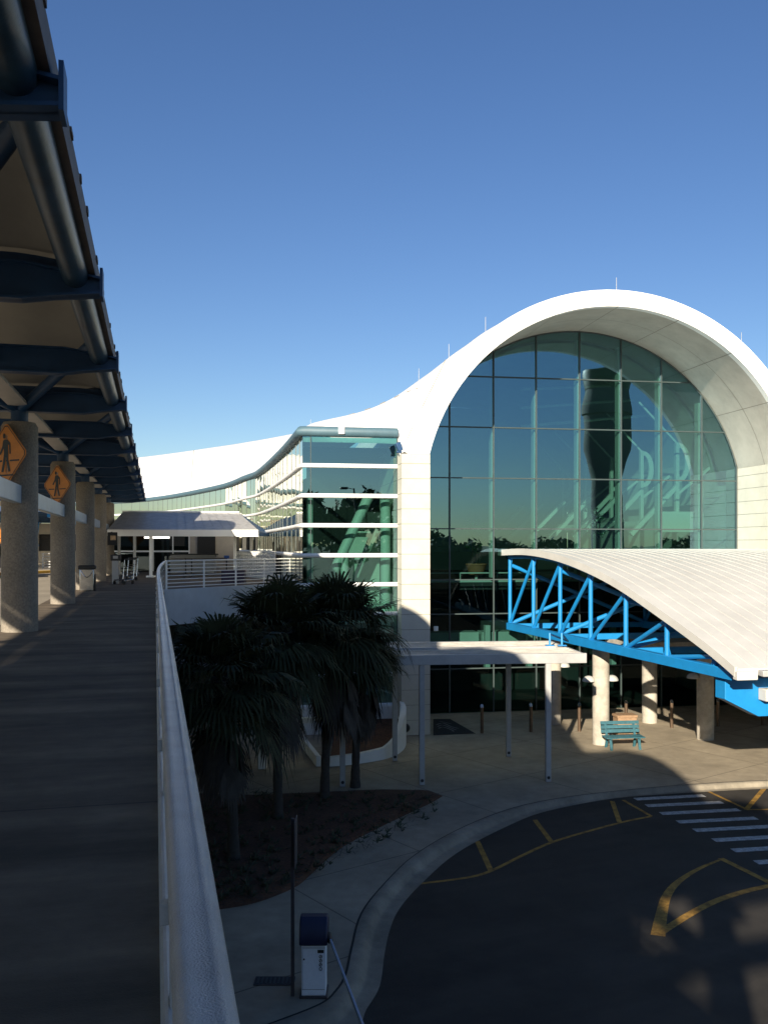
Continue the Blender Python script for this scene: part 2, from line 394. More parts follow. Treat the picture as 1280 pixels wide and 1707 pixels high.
# planting bed of pine straw beside the sidewalk
bed_px = [(738,1327),(720,1338),(682,1356),(630,1381),(572,1412),(540,1438),(510,1466),(487,1482),(428,1505),(363,1517),(300,1523)]
bed_top = [(300,1322),(420,1326),(520,1322),(590,1319),(660,1317),(715,1318)]
edge = smooth_path([G(*p) for p in bed_px], 4)
top = smooth_path([G(*p) for p in bed_top], 4)
ring = edge+top
cen = sum(ring, Vector())/len(ring)
mb = MB(); rows = []
for t, z in [(0.0, 0.006), (0.03, 0.05), (0.1, 0.09), (0.4, 0.13), (0.8, 0.16)]:
    rows.append([Vector((lerp(p.x, cen.x, t), lerp(p.y, cen.y, t), z+random.uniform(-.012, .012)*(t > 0))) for p in ring+[ring[0]]])
mb.grid(rows); mb.poly(rows[-1][:-1])
tag(mb.build('planting_bed', 'mulch', smooth=60), kind='structure')

# road markings
def strip(pts, w, z):
    pts = [Vector((p.x, p.y, z)) for p in pts]; a = []; b = []
    for i, p in enumerate(pts):
        t = (pts[min(i+1, len(pts)-1)]-pts[max(i-1, 0)]).normalized(); s = Vector((-t.y, t.x, 0))
        ww = w[i] if isinstance(w, list) else w
        a.append(p-s*ww/2); b.append(p+s*ww/2)
    return a, b
def marking(name, lines, material, z=RZ+0.006):
    mb = MB()
    for pts, w in lines:
        a, b = strip(pts, w, z); mb.grid([a, b]); z += 0.0006
    return tag(mb.build(name, material, smooth=0), kind='structure')
g = lambda *a: [G(x, y, RZ) for x, y in a]
marking('yellow_edge_line', [
    (smooth_path(g((690,1476),(703,1473),(774,1464),(816,1453),(867,1428),(919,1404.5),(980,1386),(1036,1371),(1085,1361)), 4), 0.10),
    (g((795,1402),(818,1452)), 0.13), (g((891,1367),(919,1404)), 0.13), (g((1020,1336),(1032,1371)), 0.13), (g((1038,1334),(1085,1361)), 0.10),
], 'yellow_line')
marking('yellow_bay_line', [
    (g((1177,1318),(1245,1350)), 0.10), (g((1275,1312),(1243,1350)), 0.14), (g((1243,1350),(1330,1349),(1500,1346)), 0.09),
], 'yellow_line')
isl = smooth_path(g((1203,1432),(1165,1448),(1130,1470),(1110,1495),(1101,1530),(1096,1560)), 4)
marking('yellow_island_line', [
    (isl, [0.07+0.20*i/(len(isl)-1) for i in range(len(isl))]),
    (smooth_path(g((1096,1558),(1160,1518),(1215,1494),(1290,1475),(1420,1452)), 4), 0.17),
    (g((1200,1431),(1285,1473)), 0.16),
], 'yellow_line')
cw = [((1058,1332.5),(1173,1326.5)), ((1077,1343.5),(1203,1337.5)), ((1101,1356.5),(1231,1350)), ((1129,1370.5),(1260,1364)), ((1157,1384.5),(1300,1377)), ((1189,1401),(1330,1393)), ((1221,1418),(1360,1410)), ((1259,1438),(1400,1430))]
for a, b in cw:
    pa, pb = G(*a, RZ), G(*b, RZ)
    mb = MB(); A_, B_ = strip([pa, pb], 0.27, RZ+0.006); mb.grid([A_, B_])
    tag(mb.build('crosswalk_stripe', 'white_line', smooth=0), kind='structure')

# upper deck: walkway and upper road, one slab; the walkway widens to the terminal at its far end
fence_a, fence_b = P(278, 983, 34.3), P(484, 972, 40.3)
fence_a.z = fence_b.z = DZ
wing_side = [Vector((-3.10,35.2,0)), Vector((-4.75,43.4,0)), Vector((-7.4,55.2,0)), Vector((-8.85,59.6,0)), Vector((-12.8,70.4,0)), Vector((-22.4,88,0)), Vector((-34,99,0))]
deck_out = [W(-26,0.14,DZ), W(34.2,0.14,DZ)]+[fence_a+Vector((0.1,-0.12,0)), fence_b+Vector((0.1,-0.12,0))]+[Vector((p.x-0.06, p.y, DZ)) for p in wing_side[1:]]+[W(96,-40,DZ), W(-26,-40,DZ)]
# walkway surface strip and road strip are separate sheets on the slab
mb = MB(); mb.prism([p-Vector((0,0,0.006)) for p in deck_out], (0,0,-0.9))
tag(mb.build('upper_deck', 'dark', smooth=0), kind='structure')
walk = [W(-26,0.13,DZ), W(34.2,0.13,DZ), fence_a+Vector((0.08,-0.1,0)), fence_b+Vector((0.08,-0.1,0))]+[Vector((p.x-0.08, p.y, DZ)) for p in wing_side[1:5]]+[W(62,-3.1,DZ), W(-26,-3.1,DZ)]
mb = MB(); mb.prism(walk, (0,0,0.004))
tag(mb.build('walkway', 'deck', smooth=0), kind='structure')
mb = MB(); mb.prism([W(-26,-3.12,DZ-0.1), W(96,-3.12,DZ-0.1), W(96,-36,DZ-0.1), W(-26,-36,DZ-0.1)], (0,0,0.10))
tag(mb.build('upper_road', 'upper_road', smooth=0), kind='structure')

# spandrel wall below the far fence and the unlit lower level behind it
mb = MB(); d = (fence_b-fence_a).normalized(); nrm = Vector((d.y, -d.x, 0))
a, b = fence_a-d*0.6, fence_b+d*0.25
mb.prism([a+nrm*0.13+Vector((0,0,0.02)), b+nrm*0.13+Vector((0,0,0.02)), b+nrm*0.33+Vector((0,0,0.02)), a+nrm*0.33+Vector((0,0,0.02))], (0,0,-1.32))
tag(mb.build('parapet_wall', 'wall_blue', bevel=0.01), 'smooth pale blue-grey concrete wall below the white fence at the far end of the walkway', 'wall')
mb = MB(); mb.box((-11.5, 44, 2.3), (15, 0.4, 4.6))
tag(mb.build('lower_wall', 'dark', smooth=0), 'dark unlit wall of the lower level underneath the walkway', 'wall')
mb = MB(); mb.box((-8.3, 40.5, 2.35), (6.0, 0.3, 0.75))
tag(mb.build('header_beam', 'wall_blue', bevel=0.01), 'pale horizontal concrete beam in the dark behind the palm crowns', 'beam')
# ================================================================ terminal building
T = thing('terminal_building', 'white terminal building with a huge arched teal glass front and a sweeping white roof', 'building', F(7.5, 10, 0))
UC, ZC, RI, RO = 7.575, 8.8, 7.8, 8.45
US, ZS = 15.15, 10.67            # inner width and springing height
GW = 4.3                          # glass sits this far behind the pier fronts
def arc(r, z_end, n=48, full=None):
    """points (u, z) along the arch from left springing to right"""
    a0 = math.asin(max(-1, min(1, (z_end-ZC)/r)))
    return [(UC-r*math.cos(a0+(PI-2*a0)*i/n), ZC+r*math.sin(a0+(PI-2*a0)*i/n)) for i in range(n+1)]
inner = arc(RI, ZS); outer = arc(RO, ZS)
# arch hood: the thick rim in front of the glass
mb = MB(); N = len(inner)
rows = [[F(u, 0.30, z) for u, z in inner], [F(u, 0.0, z) for u, z in inner], [F(u, 0.0, z) for u, z in outer], [F(u, 6.0, z) for u, z in outer], [F(u, 6.0, z) for u, z in inner]]
mb.grid(rows)
for i in (0, N-1): mb.poly([rows[k][i] for k in range(1, 5)])
mb.build('arch_hood', 'white', T, smooth=30, bevel=0)
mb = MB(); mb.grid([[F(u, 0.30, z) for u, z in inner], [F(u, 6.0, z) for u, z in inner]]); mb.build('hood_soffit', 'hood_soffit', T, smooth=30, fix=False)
mb = MB()   # seams of the hood's soffit
for i in range(6, N-3, 6):
    u, z = inner[i]; u2, z2 = inner[i+1]
    du = Vector((UC-u, ZC-z)).normalized()*0.004
    t = Vector((u2-u, z2-z)).normalized()*0.03
    mb.poly([F(u+du.x, 0.02, z+du.y), F(u+du.x+t.x, 0.02, z+du.y+t.y), F(u+du.x+t.x, GW, z+du.y+t.y), F(u+du.x, GW, z+du.y)])
ra = [(u+(UC-u)*0.0006, z+(ZC-z)*0.0006) for u, z in inner]
mb.grid([[F(u, 2.1, z) for u, z in ra], [F(u, 2.125, z) for u, z in ra]])
mb.build('soffit_joint', 'joint', T, smooth=0)
# barrel roof behind the hood
mb = MB(); ro = arc(RO-0.03, ZS-1.2)
ri = arc(RI-0.15, ZS-1.2)
mb.grid([[F(u, 5.98, z) for u, z in ro], [F(u, 15, z) for u, z in ro], [F(u, 26, z) for u, z in ro]])
mb.build('barrel_roof', 'white_roof', T, smooth=60)
mb = MB(); mb.grid([[F(u, 5.98, z) for u, z in ri], [F(u, 26, z) for u, z in ri]])
mb.build('inner_ceiling', 'interior', T, smooth=60)
# piers of stacked white panels
PH = 0.572
for u0, u1, w1 in ((-1.08, 0.02, 5.2), (US-0.02, US+1.6, 5.2)):
    mb = MB(); z = 0.0; top_z = ZS
    while z < top_z-0.05:
        h = min(PH, top_z-z)
        a = F((u0+u1)/2, w1/2, z+h/2)
        mb.box(a, (u1-u0, w1, h-0.018), FE, FN); z += PH
    pr = mb.build('pier', 'pier_stone', T, smooth=0)
    MB().box(F((u0+u1)/2, w1/2, ZS/2), (u1-u0-0.03, w1-0.03, ZS-0.02), FE, FN).build('joint_core', 'joint', pr, smooth=0)
# right flank, a plain white wall turning back from the right pier
mb = MB(); mb.box(F(US+1.6+4, 3.2, 5.8), (8, 4, 11.6), FE, FN)
mb.build('flank_wall', 'white', T, smooth=0)

# arched glass
GLZ = 6.92
gl = [(0.0, 0.0)]+[(u, z) for u, z in arc(RI+0.02, ZS)]+[(US, 0.0)]
gl[0] = (inner[0][0]-0.01, GLZ); gl[-1] = (inner[-1][0]+0.01, GLZ)
MB().poly([F(0, GW, 0), F(US, GW, 0), F(US, GW, GLZ), F(0, GW, GLZ)]).build('entrance_window', 'glass_low', T, smooth=0, fix=False)
win = MB().poly([F(u, GW, z) for u, z in gl]).build('arch_window', 'glass', T, smooth=0, fix=False)
def arch_top(u): return ZC+math.sqrt(max(0, RI*RI-(u-UC)**2))
mull_px = [749, 822, 893, 965, 1034, 1101, 1168, 1226]
def u_of_px(px, w):
    k = (px-CX)/F_PX; b = FA+FN*w
    return (k*b.y-b.x)/(FE.x-k*FE.y)
mus = [u_of_px(p, GW) for p in mull_px]
zrows = [1.9, 4.25]+[7.2+0.71-2.19*1+0.0, 7.91, 10.10, 12.29, 14.48]
mb = MB()
for u in mus: mb.box(F(u, GW-0.02, arch_top(u)/2), (0.055, 0.10, arch_top(u)-0.02), FE, FN)
for z in zrows:
    c = RI*RI-(z-ZC)**2 if z > ZS else None
    ua, ub = (UC-math.sqrt(c), UC+math.sqrt(c)) if c else (0.02, US-0.02)
    mb.box(F((ua+ub)/2, GW-0.018, z), (ub-ua, 0.08, 0.05), FE, FN)
ra = arc(RI-0.03, ZS); mb.tube([F(u, GW-0.03, z) for u, z in ra], 0.035, 6)
mb.build('mullion', 'mullion', win, smooth=0)
for u in mus[1:7]:   # white wind posts standing just inside the glass
    t = arch_top(u)-0.35
    MB().box(F(u+0.02, GW+0.36, (t+5.8)/2), (0.13, 0.34, t-5.8), FE, FN).build('wind_post', 'mint', win, smooth=0)
for u in (mus[1], mus[2], mus[4], mus[5]):
    MB().box(F(u-0.12, GW+0.6, 2.75), (0.22, 0.3, 1.9), FE, FN).build('lower_post', 'mint', win, smooth=0)

# interior
mb = MB(); mb.box(F(US/2, 16.0, 5.4), (US+0.2, 21.5, 0.32), FE, FN)
mb.build('upper_floor', 'interior_dark', T, smooth=0)
mb = MB(); mb.box(F(US/2, 5.22, 5.62), (US-0.3, 0.08, 0.10), FE, FN); mb.box(F(US/2, 5.22, 5.98), (US-0.3, 0.05, 0.05), FE, FN)
for k in range(9): mb.box(F(0.8+1.7*k, 5.22, 5.8), (0.05, 0.05, 0.36), FE, FN)
mb.build('balcony_rail', 'mint', T, smooth=0)
mb = MB(); mb.box(F(US/2, 15.5, 0.03), (US-0.1, 22, 0.03), FE, FN)
mb.build('lower_floor', 'interior_dark', T, smooth=0)
mb = MB(); mb.prism([F(0, 25.7, 0)]+[F(u, 25.7, z) for u, z in arc(RI-0.2, ZS-1.2, 24)]+[F(US, 25.7, 0)], FN*0.25)
mb.build('rear_wall', 'interior', T, smooth=0)
mb = MB(); mb.box(F(-0.25, 15.6, 5), (0.3, 20.5, 10), FE, FN)
mb.build('inner_wall', 'interior', T, smooth=0)
mb = MB(); mb.box(F(US+0.25, 15.6, 5), (0.3, 20.5, 10), FE, FN)
mb.build('inner_wall', 'interior', T, smooth=0)
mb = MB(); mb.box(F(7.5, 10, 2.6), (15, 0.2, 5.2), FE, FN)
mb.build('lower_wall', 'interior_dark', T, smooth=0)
for u0, u1 in ((0.95, 3.35), (3.5, 6.2)):   # pale bulkheads hanging over the lower entrance
    mb = MB(); mb.box(F((u0+u1)/2, 5.6, 3.0), (u1-u0, 0.9, 0.75), FE, FN)
    mb.build('bulkhead', 'mint', T, bevel=0.02)
# white roof trusses that stand along the right side of the hall
for k in range(5):
    w = 6.4+3.8*k; u = 13.3
    mb = MB()
    mb.span(F(u, w, 8.3), F(u, w, 12.05), 0.17, 0.17)
    mb.span(F(u, w, 10.0), F(u-2.3, w, 7.7), 0.20, 0.20)
    mb.span(F(u, w, 12.0), F(u-1.9, w, 13.9), 0.09, 0.09)
    mb.span(F(u, w, 9.6), F(u+1.7, w, 10.9), 0.12, 0.12)
    outer_d = [F(u+0.1+0.55*math.sin(PI*i/14), w-0.06, 11.1-0.92*math.cos(PI*i/14)) for i in range(15)]
    hole = [F(u+0.1+0.30*math.sin(PI*i/14), w-0.06, 11.1-0.70*math.cos(PI*i/14)) for i in range(15)]
    mb.slab([outer_d, hole], FN*0.12)
    mb.build('roof_truss', 'mint', T, smooth=30)
    mb = MB(); mb.span(F(u-2.0, w+1.9, 9.7), F(u-4.2, w+1.9, 7.5), 0.18, 0.18); mb.build('roof_brace', 'mint', T, smooth=0)
mb = MB(); mb.tube([F(11.7, 6.8, 8.15), F(11.7, 22, 8.15)], 0.22, 14); mb.build('duct', 'mint', T)
mb = MB(); mb.box(F(13.3, 6.2, 8.3), (2.2, 0.5, 0.95), FE, FN); mb.build('hanging_panel', 'mint', T, smooth=0)
for k in range(3):
    mb = MB(); mb.tube([F(6.5, 9, 13.0+k*0.9), F(15, 9+k, 13.9+k*0.9)], 0.07, 8); mb.build('roof_purlin', 'mint', T)
mb = MB(); mb.box(F(14.9, 14, 11.0), (0.12, 14, 3.6), FE, FN); mb.build('side_panel', 'interior', T, smooth=0)

# ---- the lower glazed wing to the left: front bay, rounded white bars and the side that curves away
wf0, wf1 = F(-4.75, 0.9, 0), F(-1.07, 0.9, 0)
bars = [10.25, 9.10, 7.96, 6.81, 5.69, 4.56, 3.39, 2.23, 1.03]
GUT = 11.53
side = smooth_path(wing_side, 5); side[0] = Vector((wf0.x, wf0.y, 0))
front = MB().poly([Vector((p.x, p.y, z)) for p, z in ((wf0, 1.0), (wf1, 1.0), (wf1, GUT), (wf0, GUT))]).build('front_window', 'glass_wing', T, smooth=0, fix=False)
mb = MB(); mb.box(lerp(wf0, wf1, 0.085)+FN*-0.01+Vector((0,0,6.2)), (0.03, 0.04, 10.4), FE, FN)
mb.box(wf1+FE*-0.02+FN*-0.01+Vector((0,0,6.2)), (0.04, 0.05, 10.4), FE, FN)
mb.build('mullion', 'mullion', front, smooth=0)
mb = MB()
# each pane of the curving side is set at a slightly different angle, as in the real wall
fine = []
for i in range(len(side)-1):
    n = max(1, round((side[i+1]-side[i]).length/1.5))
    for k in range(n): fine.append(lerp(side[i], side[i+1], k/n))
fine.append(side[-1])
zs = [4.5, 6.81, 7.96, 9.10, 10.25, GUT]
for i in range(len(fine)-1):
    a, b = fine[i], fine[i+1]; nn = Vector((b.y-a.y, a.x-b.x, 0)).normalized()
    for k in range(len(zs)-1):
        j = [random.uniform(-0.0018, 0.0018) for _ in range(4)]
        mb.add([Vector((a.x, a.y, zs[k]))+nn*j[0], Vector((b.x, b.y, zs[k]))+nn*j[1], Vector((b.x, b.y, zs[k+1]))+nn*j[2], Vector((a.x, a.y, zs[k+1]))+nn*j[3]], [(0,1,2,3)])
sidew = mb.build('side_window', 'glass_side', T, smooth=0, fix=False)
mb = MB()
for p in fine[1:-1]: mb.box(Vector((p.x, p.y, 8.0))+Vector((-0.012,-0.004,0)), (0.014, 0.014, 7.0))
mb.build('mullion', 'mullion', sidew, smooth=0)
cs = [wf1+FN*-0.02+FE*-0.02, wf0+FN*-0.02+FE*0.06]
for z in bars:
    pts = [Vector((p.x, p.y, z)) for p in cs]+[Vector((wf0.x-0.02, wf0.y+0.05, z))]
    if z > 4.9: pts += [Vector((p.x-0.03, p.y, z)) for p in side[1:]]
    MB().tube(pts, 0.085, 12).build('window_bar', 'bar_white', T, smooth=50)
MB().tube([Vector((p.x, p.y, GUT+0.02)) for p in cs]+[Vector((p.x-0.05, p.y, GUT+0.02)) for p in side], 0.19, 14).build('gutter', 'gutter_blue', T, smooth=50)
mb = MB(); c = lerp(wf0, wf1, 0.40); mb.box(c+FN*-0.19+Vector((0,0,GUT+0.06)), (0.24, 0.12, 0.30), FE, FN); mb.build('gutter_clip', 'bar_white', T, bevel=0.02)
mb = MB(); mb.box(lerp(wf0, wf1, 0.5)+Vector((0,0,0.5)), ((wf1-wf0).length, 0.3, 1.0), FE, FN); mb.build('wing_base', 'white', T, smooth=0)
# inside of the wing
c0 = wf0
def Q(u, w, z): return F(-4.75+u, 0.9+w, z)
mb = MB(); mb.tube([Q(0.75, 1.2, 4.9), Q(2.75, 1.2, 9.2)], 0.20, 16); mb.build('raking_column', 'mint', T)
mb = MB(); mb.tube([Q(3.35, 0.9, 1.0), Q(3.35, 0.9, 9.0)], 0.20, 16); mb.build('round_column', 'mint', T)
mb = MB(); mb.tube([Q(0.35, 0.7, 1.0), Q(0.35, 0.7, 9.1)], 0.12, 16); mb.build('round_column', 'mint', T)
mb = MB(); mb.tube([Q(2.0, 3.2, 1.0), Q(2.0, 3.2, 7.0)], 0.18, 16); mb.build('round_column', 'mint', T)
mb = MB(); mb.tube([Q(3.2, 2.6, 7.9), Q(2.0, 3.0, 4.7)], 0.13, 12); mb.build('raking_column', 'mint', T)
mb = MB(); mb.box(Q(2.9, 4.0, 6.0), (1.4, 0.3, 3.6), FE, FN); mb.build('partition', 'interior', T, smooth=0)
mb = MB(); mb.box(Q(2.4, 3.6, 4.3), (3.6, 5.6, 0.3), FE, FN); mb.build('wing_floor', 'mint', T, smooth=0)
mb = MB(); mb.box(Q(3.0, 1.2, 4.65), (1.5, 0.7, 0.4), FE, FN, ez=Vector((0.1,0,1)).normalized()); mb.build('counter', 'mint', T, smooth=0)
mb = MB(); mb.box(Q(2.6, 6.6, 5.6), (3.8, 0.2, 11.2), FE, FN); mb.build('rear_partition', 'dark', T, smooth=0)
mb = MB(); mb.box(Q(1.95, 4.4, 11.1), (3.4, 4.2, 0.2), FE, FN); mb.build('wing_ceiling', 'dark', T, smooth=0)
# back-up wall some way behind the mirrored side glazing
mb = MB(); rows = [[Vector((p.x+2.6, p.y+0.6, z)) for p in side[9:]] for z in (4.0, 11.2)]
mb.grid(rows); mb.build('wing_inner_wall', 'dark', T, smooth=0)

# ---- sweeping roof: eave along the gutter, crown along the skyline
def ring_at(z, w): return F(UC-math.sqrt(RO*RO-(z-ZC)**2), w, z)
ev = [ring_at(15.2, 0.2), ring_at(14.2, 0.22), ring_at(12.8, 0.25), F(-0.66, 0.30, 11.0), F(-0.95, 0.86, GUT+0.10), F(-2.2, 0.84, GUT+0.12), F(-3.6, 0.84, GUT+0.12), Vector((wf0.x, wf0.y, GUT+0.12))]+[Vector((p.x, p.y, GUT+0.12)) for p in wing_side[1:]]
cr = [P(852,528.5,37.0), P(808,553,37.6), P(779,574,38.0), P(752,593,38.4), P(728,612,39.2), P(702,631,40.0), P(644,670,41.5), P(570,702,44.5), P(508,719,52), P(447,731,66), P(418,736,74), P(368,744,86), P(250,760.5,108), P(120,774,122)]
mb = MB(); rows = []
EXT = [0.01]*5+[0.12, 0.25, 0.5]+[1]*20
for a, b, ex in zip(ev, cr, EXT):
    row = [a+Vector((0.02, 0.10, -0.5))]
    for i in range(13):
        t = i/12
        p = lerp(a, b, t); p.z += 0.03*(b-a).length*math.sin(PI*t)*(1-t)
        row.append(p)
    out = (b-a); out.z = 0; out.normalize()
    for q in (2.0, 5.0, 9.0): row.append(b+out*q*ex+Vector((0, 0, -0.04*q*q*ex*0.35)))
    rows.append(row)
# resample along the length for a smooth sweep
def lin(pts, sub=5): return [lerp(pts[i], pts[i+1], k/sub) for i in range(len(pts)-1) for k in range(sub)]+[pts[-1]]
cols = []
for j in range(len(rows[0])):
    q = [r[j] for r in rows]; sm = smooth_path(q, 5); ln = lin(q[:8], 5)[:-1]+smooth_path(q[7:], 5)
    t = min(1, j/11)
    cols.append([lerp(b, a, t) for a, b in zip(sm, ln)])
mb.grid(cols)
mb.build('sweeping_roof', 'white_roof', T, smooth=80)
mb = MB()
k0 = 5
seam = [c[k0*0+3] for c in cols[:13]]
n = len(cols[0])
def seamline(idx, j0, j1, r):
    mb.tube([cols[j][idx]+Vector((0,0,0.015)) for j in range(j0, j1)], r, 5)
seamline(17, 1, 14, 0.016)
mb.build('roof_seam', 'joint', T, smooth=0)
j5 = 9
for i in range(22, 40, 1):
    if i % 2: continue
    a, b = cols[j5][i], cols[j5][i+1]
    MB().tube([a+Vector((0,-0.02,0.02)), lerp(a, b, 0.7)+Vector((0,-0.02,0.02))], 0.018, 5).build('snow_guard', 'joint', T, smooth=0)
mb = MB(); seamline(n-9, 1, 14, 0.022)
mb.build('roof_seam', 'joint', T, smooth=0)
for px, py, d, h in ((1027, 486, 37.5, 0.55), (809, 553, 37.8, 0.58), (748, 596, 39.0, 0.55), (698, 634, 40.2, 0.5), (1235, 578, 39.5, 0.6), (518, 716, 46, 0.5)):
    b = P(px, py+4, d)
    MB().tube([b, b+Vector((0,0,h+0.12))], [0.014, 0.009], 6).build('lightning_rod', 'grey_metal', T)
mb = MB(); mb.box(F(-0.45, 1.35, 11.3), (1.2, 0.5, 2.4), FE, FN); mb.build('spandrel_wall', 'white', T, smooth=0)
# floodlight at the foot of the arch and the little white sign on the glass
mb = MB(); c = F(-1.13, 0.25, 10.95)
mb.box(c, (0.20, 0.22, 0.34), (FE*0.8+UP*0.35).normalized(), FN, (UP*0.9-FE*0.35).normalized()); mb.box(c-UP*0.2, (0.2, 0.16, 0.08), FE, FN)
mb.build('floodlight', 'navy', T, bevel=0.02)
mb = MB(); mb.box(P(726.5, 1048, 38.8), (0.20, 0.06, 0.21), FE, FN); mb.build('wall_plate', 'bar_white', T, bevel=0.03)
mb = MB(); c = G(682, 1219)+Vector((0, -0.05, 0.33)); mb.lathe([(0.02,0.0),(0.16,0.0),(0.17,0.05),(0.12,0.12),(0.05,0.14)], (0,0,0), 18)
mb.v = [Vector((p.x, -p.z, p.y))+F(-0.93, -0.01, 0.3) for p in mb.v]; mb.build('hose_connection', 'black', T)

# indoor plants on the upper floor
def potted_plant(name, label, loc, r, h, fan, stand):
    t = thing(name, label, 'plant', loc)
    MB().lathe([(r*0.68, stand), (r*0.98, stand+h*0.86), (r*1.05, stand+h*0.86), (r*1.05, stand+h), (r*0.92, stand+h), (r*0.9, stand+h*0.9)], n=28).build('pot', 'terracotta', t, local=True)
    MB().lathe([(0.24, 0), (0.24, 0.04), (0.07, 0.05), (0.07, stand)], n=14).build('stand', 'mint', t, local=True)
    mb = MB()
    for i in range(fan):
        a = random.uniform(0, 2*PI); top = random.uniform(0.5, 1.9); q = random.uniform(0.1, 0.5)
        c = Vector((q*math.cos(a), q*math.sin(a), stand+h+top))
        for k in range(9):
            b = random.uniform(0, 2*PI); e = random.uniform(-0.5, 0.9); L = random.uniform(0.15, 0.34)
            d = Vector((math.cos(b)*math.cos(e), math.sin(b)*math.cos(e), math.sin(e))); s = d.cross(UP).normalized()*0.05
            mb.add([c, c+d*L*0.5+s, c+d*L, c+d*L*0.5-s], [(0,1,2,3)])
    mb.build('foliage', 'plant_leaf', t, local=True, smooth=0, fix=False)
    mb = MB()
    for x in (-0.14, 0.04, 0.16): mb.tube([(x, 0, stand+h*0.9), (x*1.3, 0.03, stand+h+1.3)], 0.03, 6)
    mb.build('stem', 'bark', t, local=True)
pp = F(u_of_px(795, 5.6), 5.75, 5.565)
potted_plant('potted_plant', 'leafy plant in a wide terracotta pot behind the arched glass', pp, 0.46, 0.5, 26, 0.32)
pp = F(u_of_px(992, 6.6), 6.6, 5.565)
potted_plant('potted_plant', 'taller leafy plant inside the hall above the blue truss', pp, 0.40, 0.5, 22, 0.9)
# ================================================================ blue truss canopy over the entrance
TC = thing('truss_canopy', 'white curved metal canopy on bright blue steel trusses in front of the arched glass', 'canopy', G(1000, 1240))
L0, L1 = Vector((5.45, 40.0, 0)), Vector((9.25, 25.8, 0))
ZB = 3.70
top_rel = [6.66, 6.70, 6.55, 6.21, 5.69, 4.96, 4.16]
nodes = [lerp(L0, L1, i/6) for i in range(7)]
TD = (L1-L0).normalized()
def truss(offset):
    o = FE*offset
    bot = [Vector((p.x, p.y, ZB))+o for p in nodes]; tp = [Vector((p.x, p.y, z))+o for p, z in zip(nodes, top_rel)]
    MB().span(bot[0]-TD*0.15, bot[6]+TD*0.9, 0.26, 0.30).build('bottom_chord', 'sky_blue', TC, bevel=0.015)
    tt = [Vector((p.x, p.y, p.z+0.02)) for p in tp]; tt = [tt[0]-TD*0.35]+tt+[tt[6]+TD*1.0+Vector((0,0,-0.36))]
    MB().tube(smooth_path(tt, 3), 0.075, 10).build('top_chord', 'sky_blue', TC)
    for i in range(7):
        mb = MB(); mb.tube([bot[i], tp[i]], 0.08, 12)
        for e, sg in ((bot[i]+Vector((0,0,0.24)), 1), (tp[i]-Vector((0,0,0.22)), -1)): mb.prism([e-TD*0.26-Vector((0,0,0.16*sg)), e+TD*0.26-Vector((0,0,0.16*sg)), e+TD*0.09+Vector((0,0,0.16*sg)), e-TD*0.09+Vector((0,0,0.16*sg))], FE*0.014)
        mb.build('strut', 'sky_blue', TC)
        if i < 6: MB().tube([bot[i]+Vector((0,0,0.1)), tp[i+1]-Vector((0,0,0.05))] if i < 5 else [bot[5]+Vector((0,0,0.12))+TD*0.2, lerp(tp[5], tp[6], 0.95)-Vector((0,0,0.12))], 0.07, 12).build('brace', 'sky_blue', TC)
truss(0.0); truss(6.2); truss(12.4)
for i in (0, 2, 4):   # cross bracing between the trusses
    a = Vector((nodes[i].x, nodes[i].y, 0))
    MB().tube([a+Vector((0,0,ZB+0.1)), a+FE*6.2+Vector((0,0,top_rel[i]-0.4))], 0.085, 10).build('cross_brace', 'sky_blue', TC)
    MB().tube([a+Vector((0,0,top_rel[i]-0.3)), a+FE*6.2+Vector((0,0,ZB+0.1))], 0.085, 10).build('cross_brace', 'sky_blue', TC)
    MB().span(a+Vector((0,0,ZB)), a+FE*12.4+Vector((0,0,ZB)), 0.2, 0.22).build('cross_beam', 'sky_blue', TC)
# curved roof
prof = [L0-TD*0.45]+[Vector(p) for p in nodes]+[Vector((9.60, 24.45, 0))]
pz = [6.80]+[z+0.16 for z in top_rel]+[3.78]
prof = smooth_path([Vector((p.x, p.y, z)) for p, z in zip(prof, pz)], 6)
prof = [p for p in prof]
# keep the high end flush with the glass behind it
mb = MB(); mb.slab([[p-FE*0.30 for p in prof], [p+FE*19 for p in prof]], (0,0,0.16))
k = 0.0
while k < 19:
    mb.slab([[p-FE*0.30+FE*k+Vector((0,0,0.158)) for p in prof], [p-FE*0.30+FE*(k+0.022)+Vector((0,0,0.158)) for p in prof]], (0,0,0.022)); k += 0.46
mb.build('curved_roof', 'canopy_white', TC, smooth=25)
mb = MB(); mb.slab([[p-FE*0.36+Vector((0,0,-0.06)) for p in prof], [p-FE*0.28+Vector((0,0,-0.06)) for p in prof]], (0,0,0.26))
mb.build('verge_trim', 'canopy_white', TC, smooth=25)
mb = MB(); e0 = prof[-1]
mb.span(e0-FE*0.35+Vector((0,0,-0.02)), e0+FE*0.25+Vector((0,0,-0.02)), 0.22, 0.24); mb.build('gutter_end', 'canopy_white', TC, bevel=0.02)
mb = MB(); mb.span(e0+FE*0.30+TD*0.10+Vector((0,0,0.04)), e0+FE*19+TD*0.10+Vector((0,0,0.04)), 0.30, 0.16); mb.build('gutter', 'grey_metal', TC, bevel=0.02)
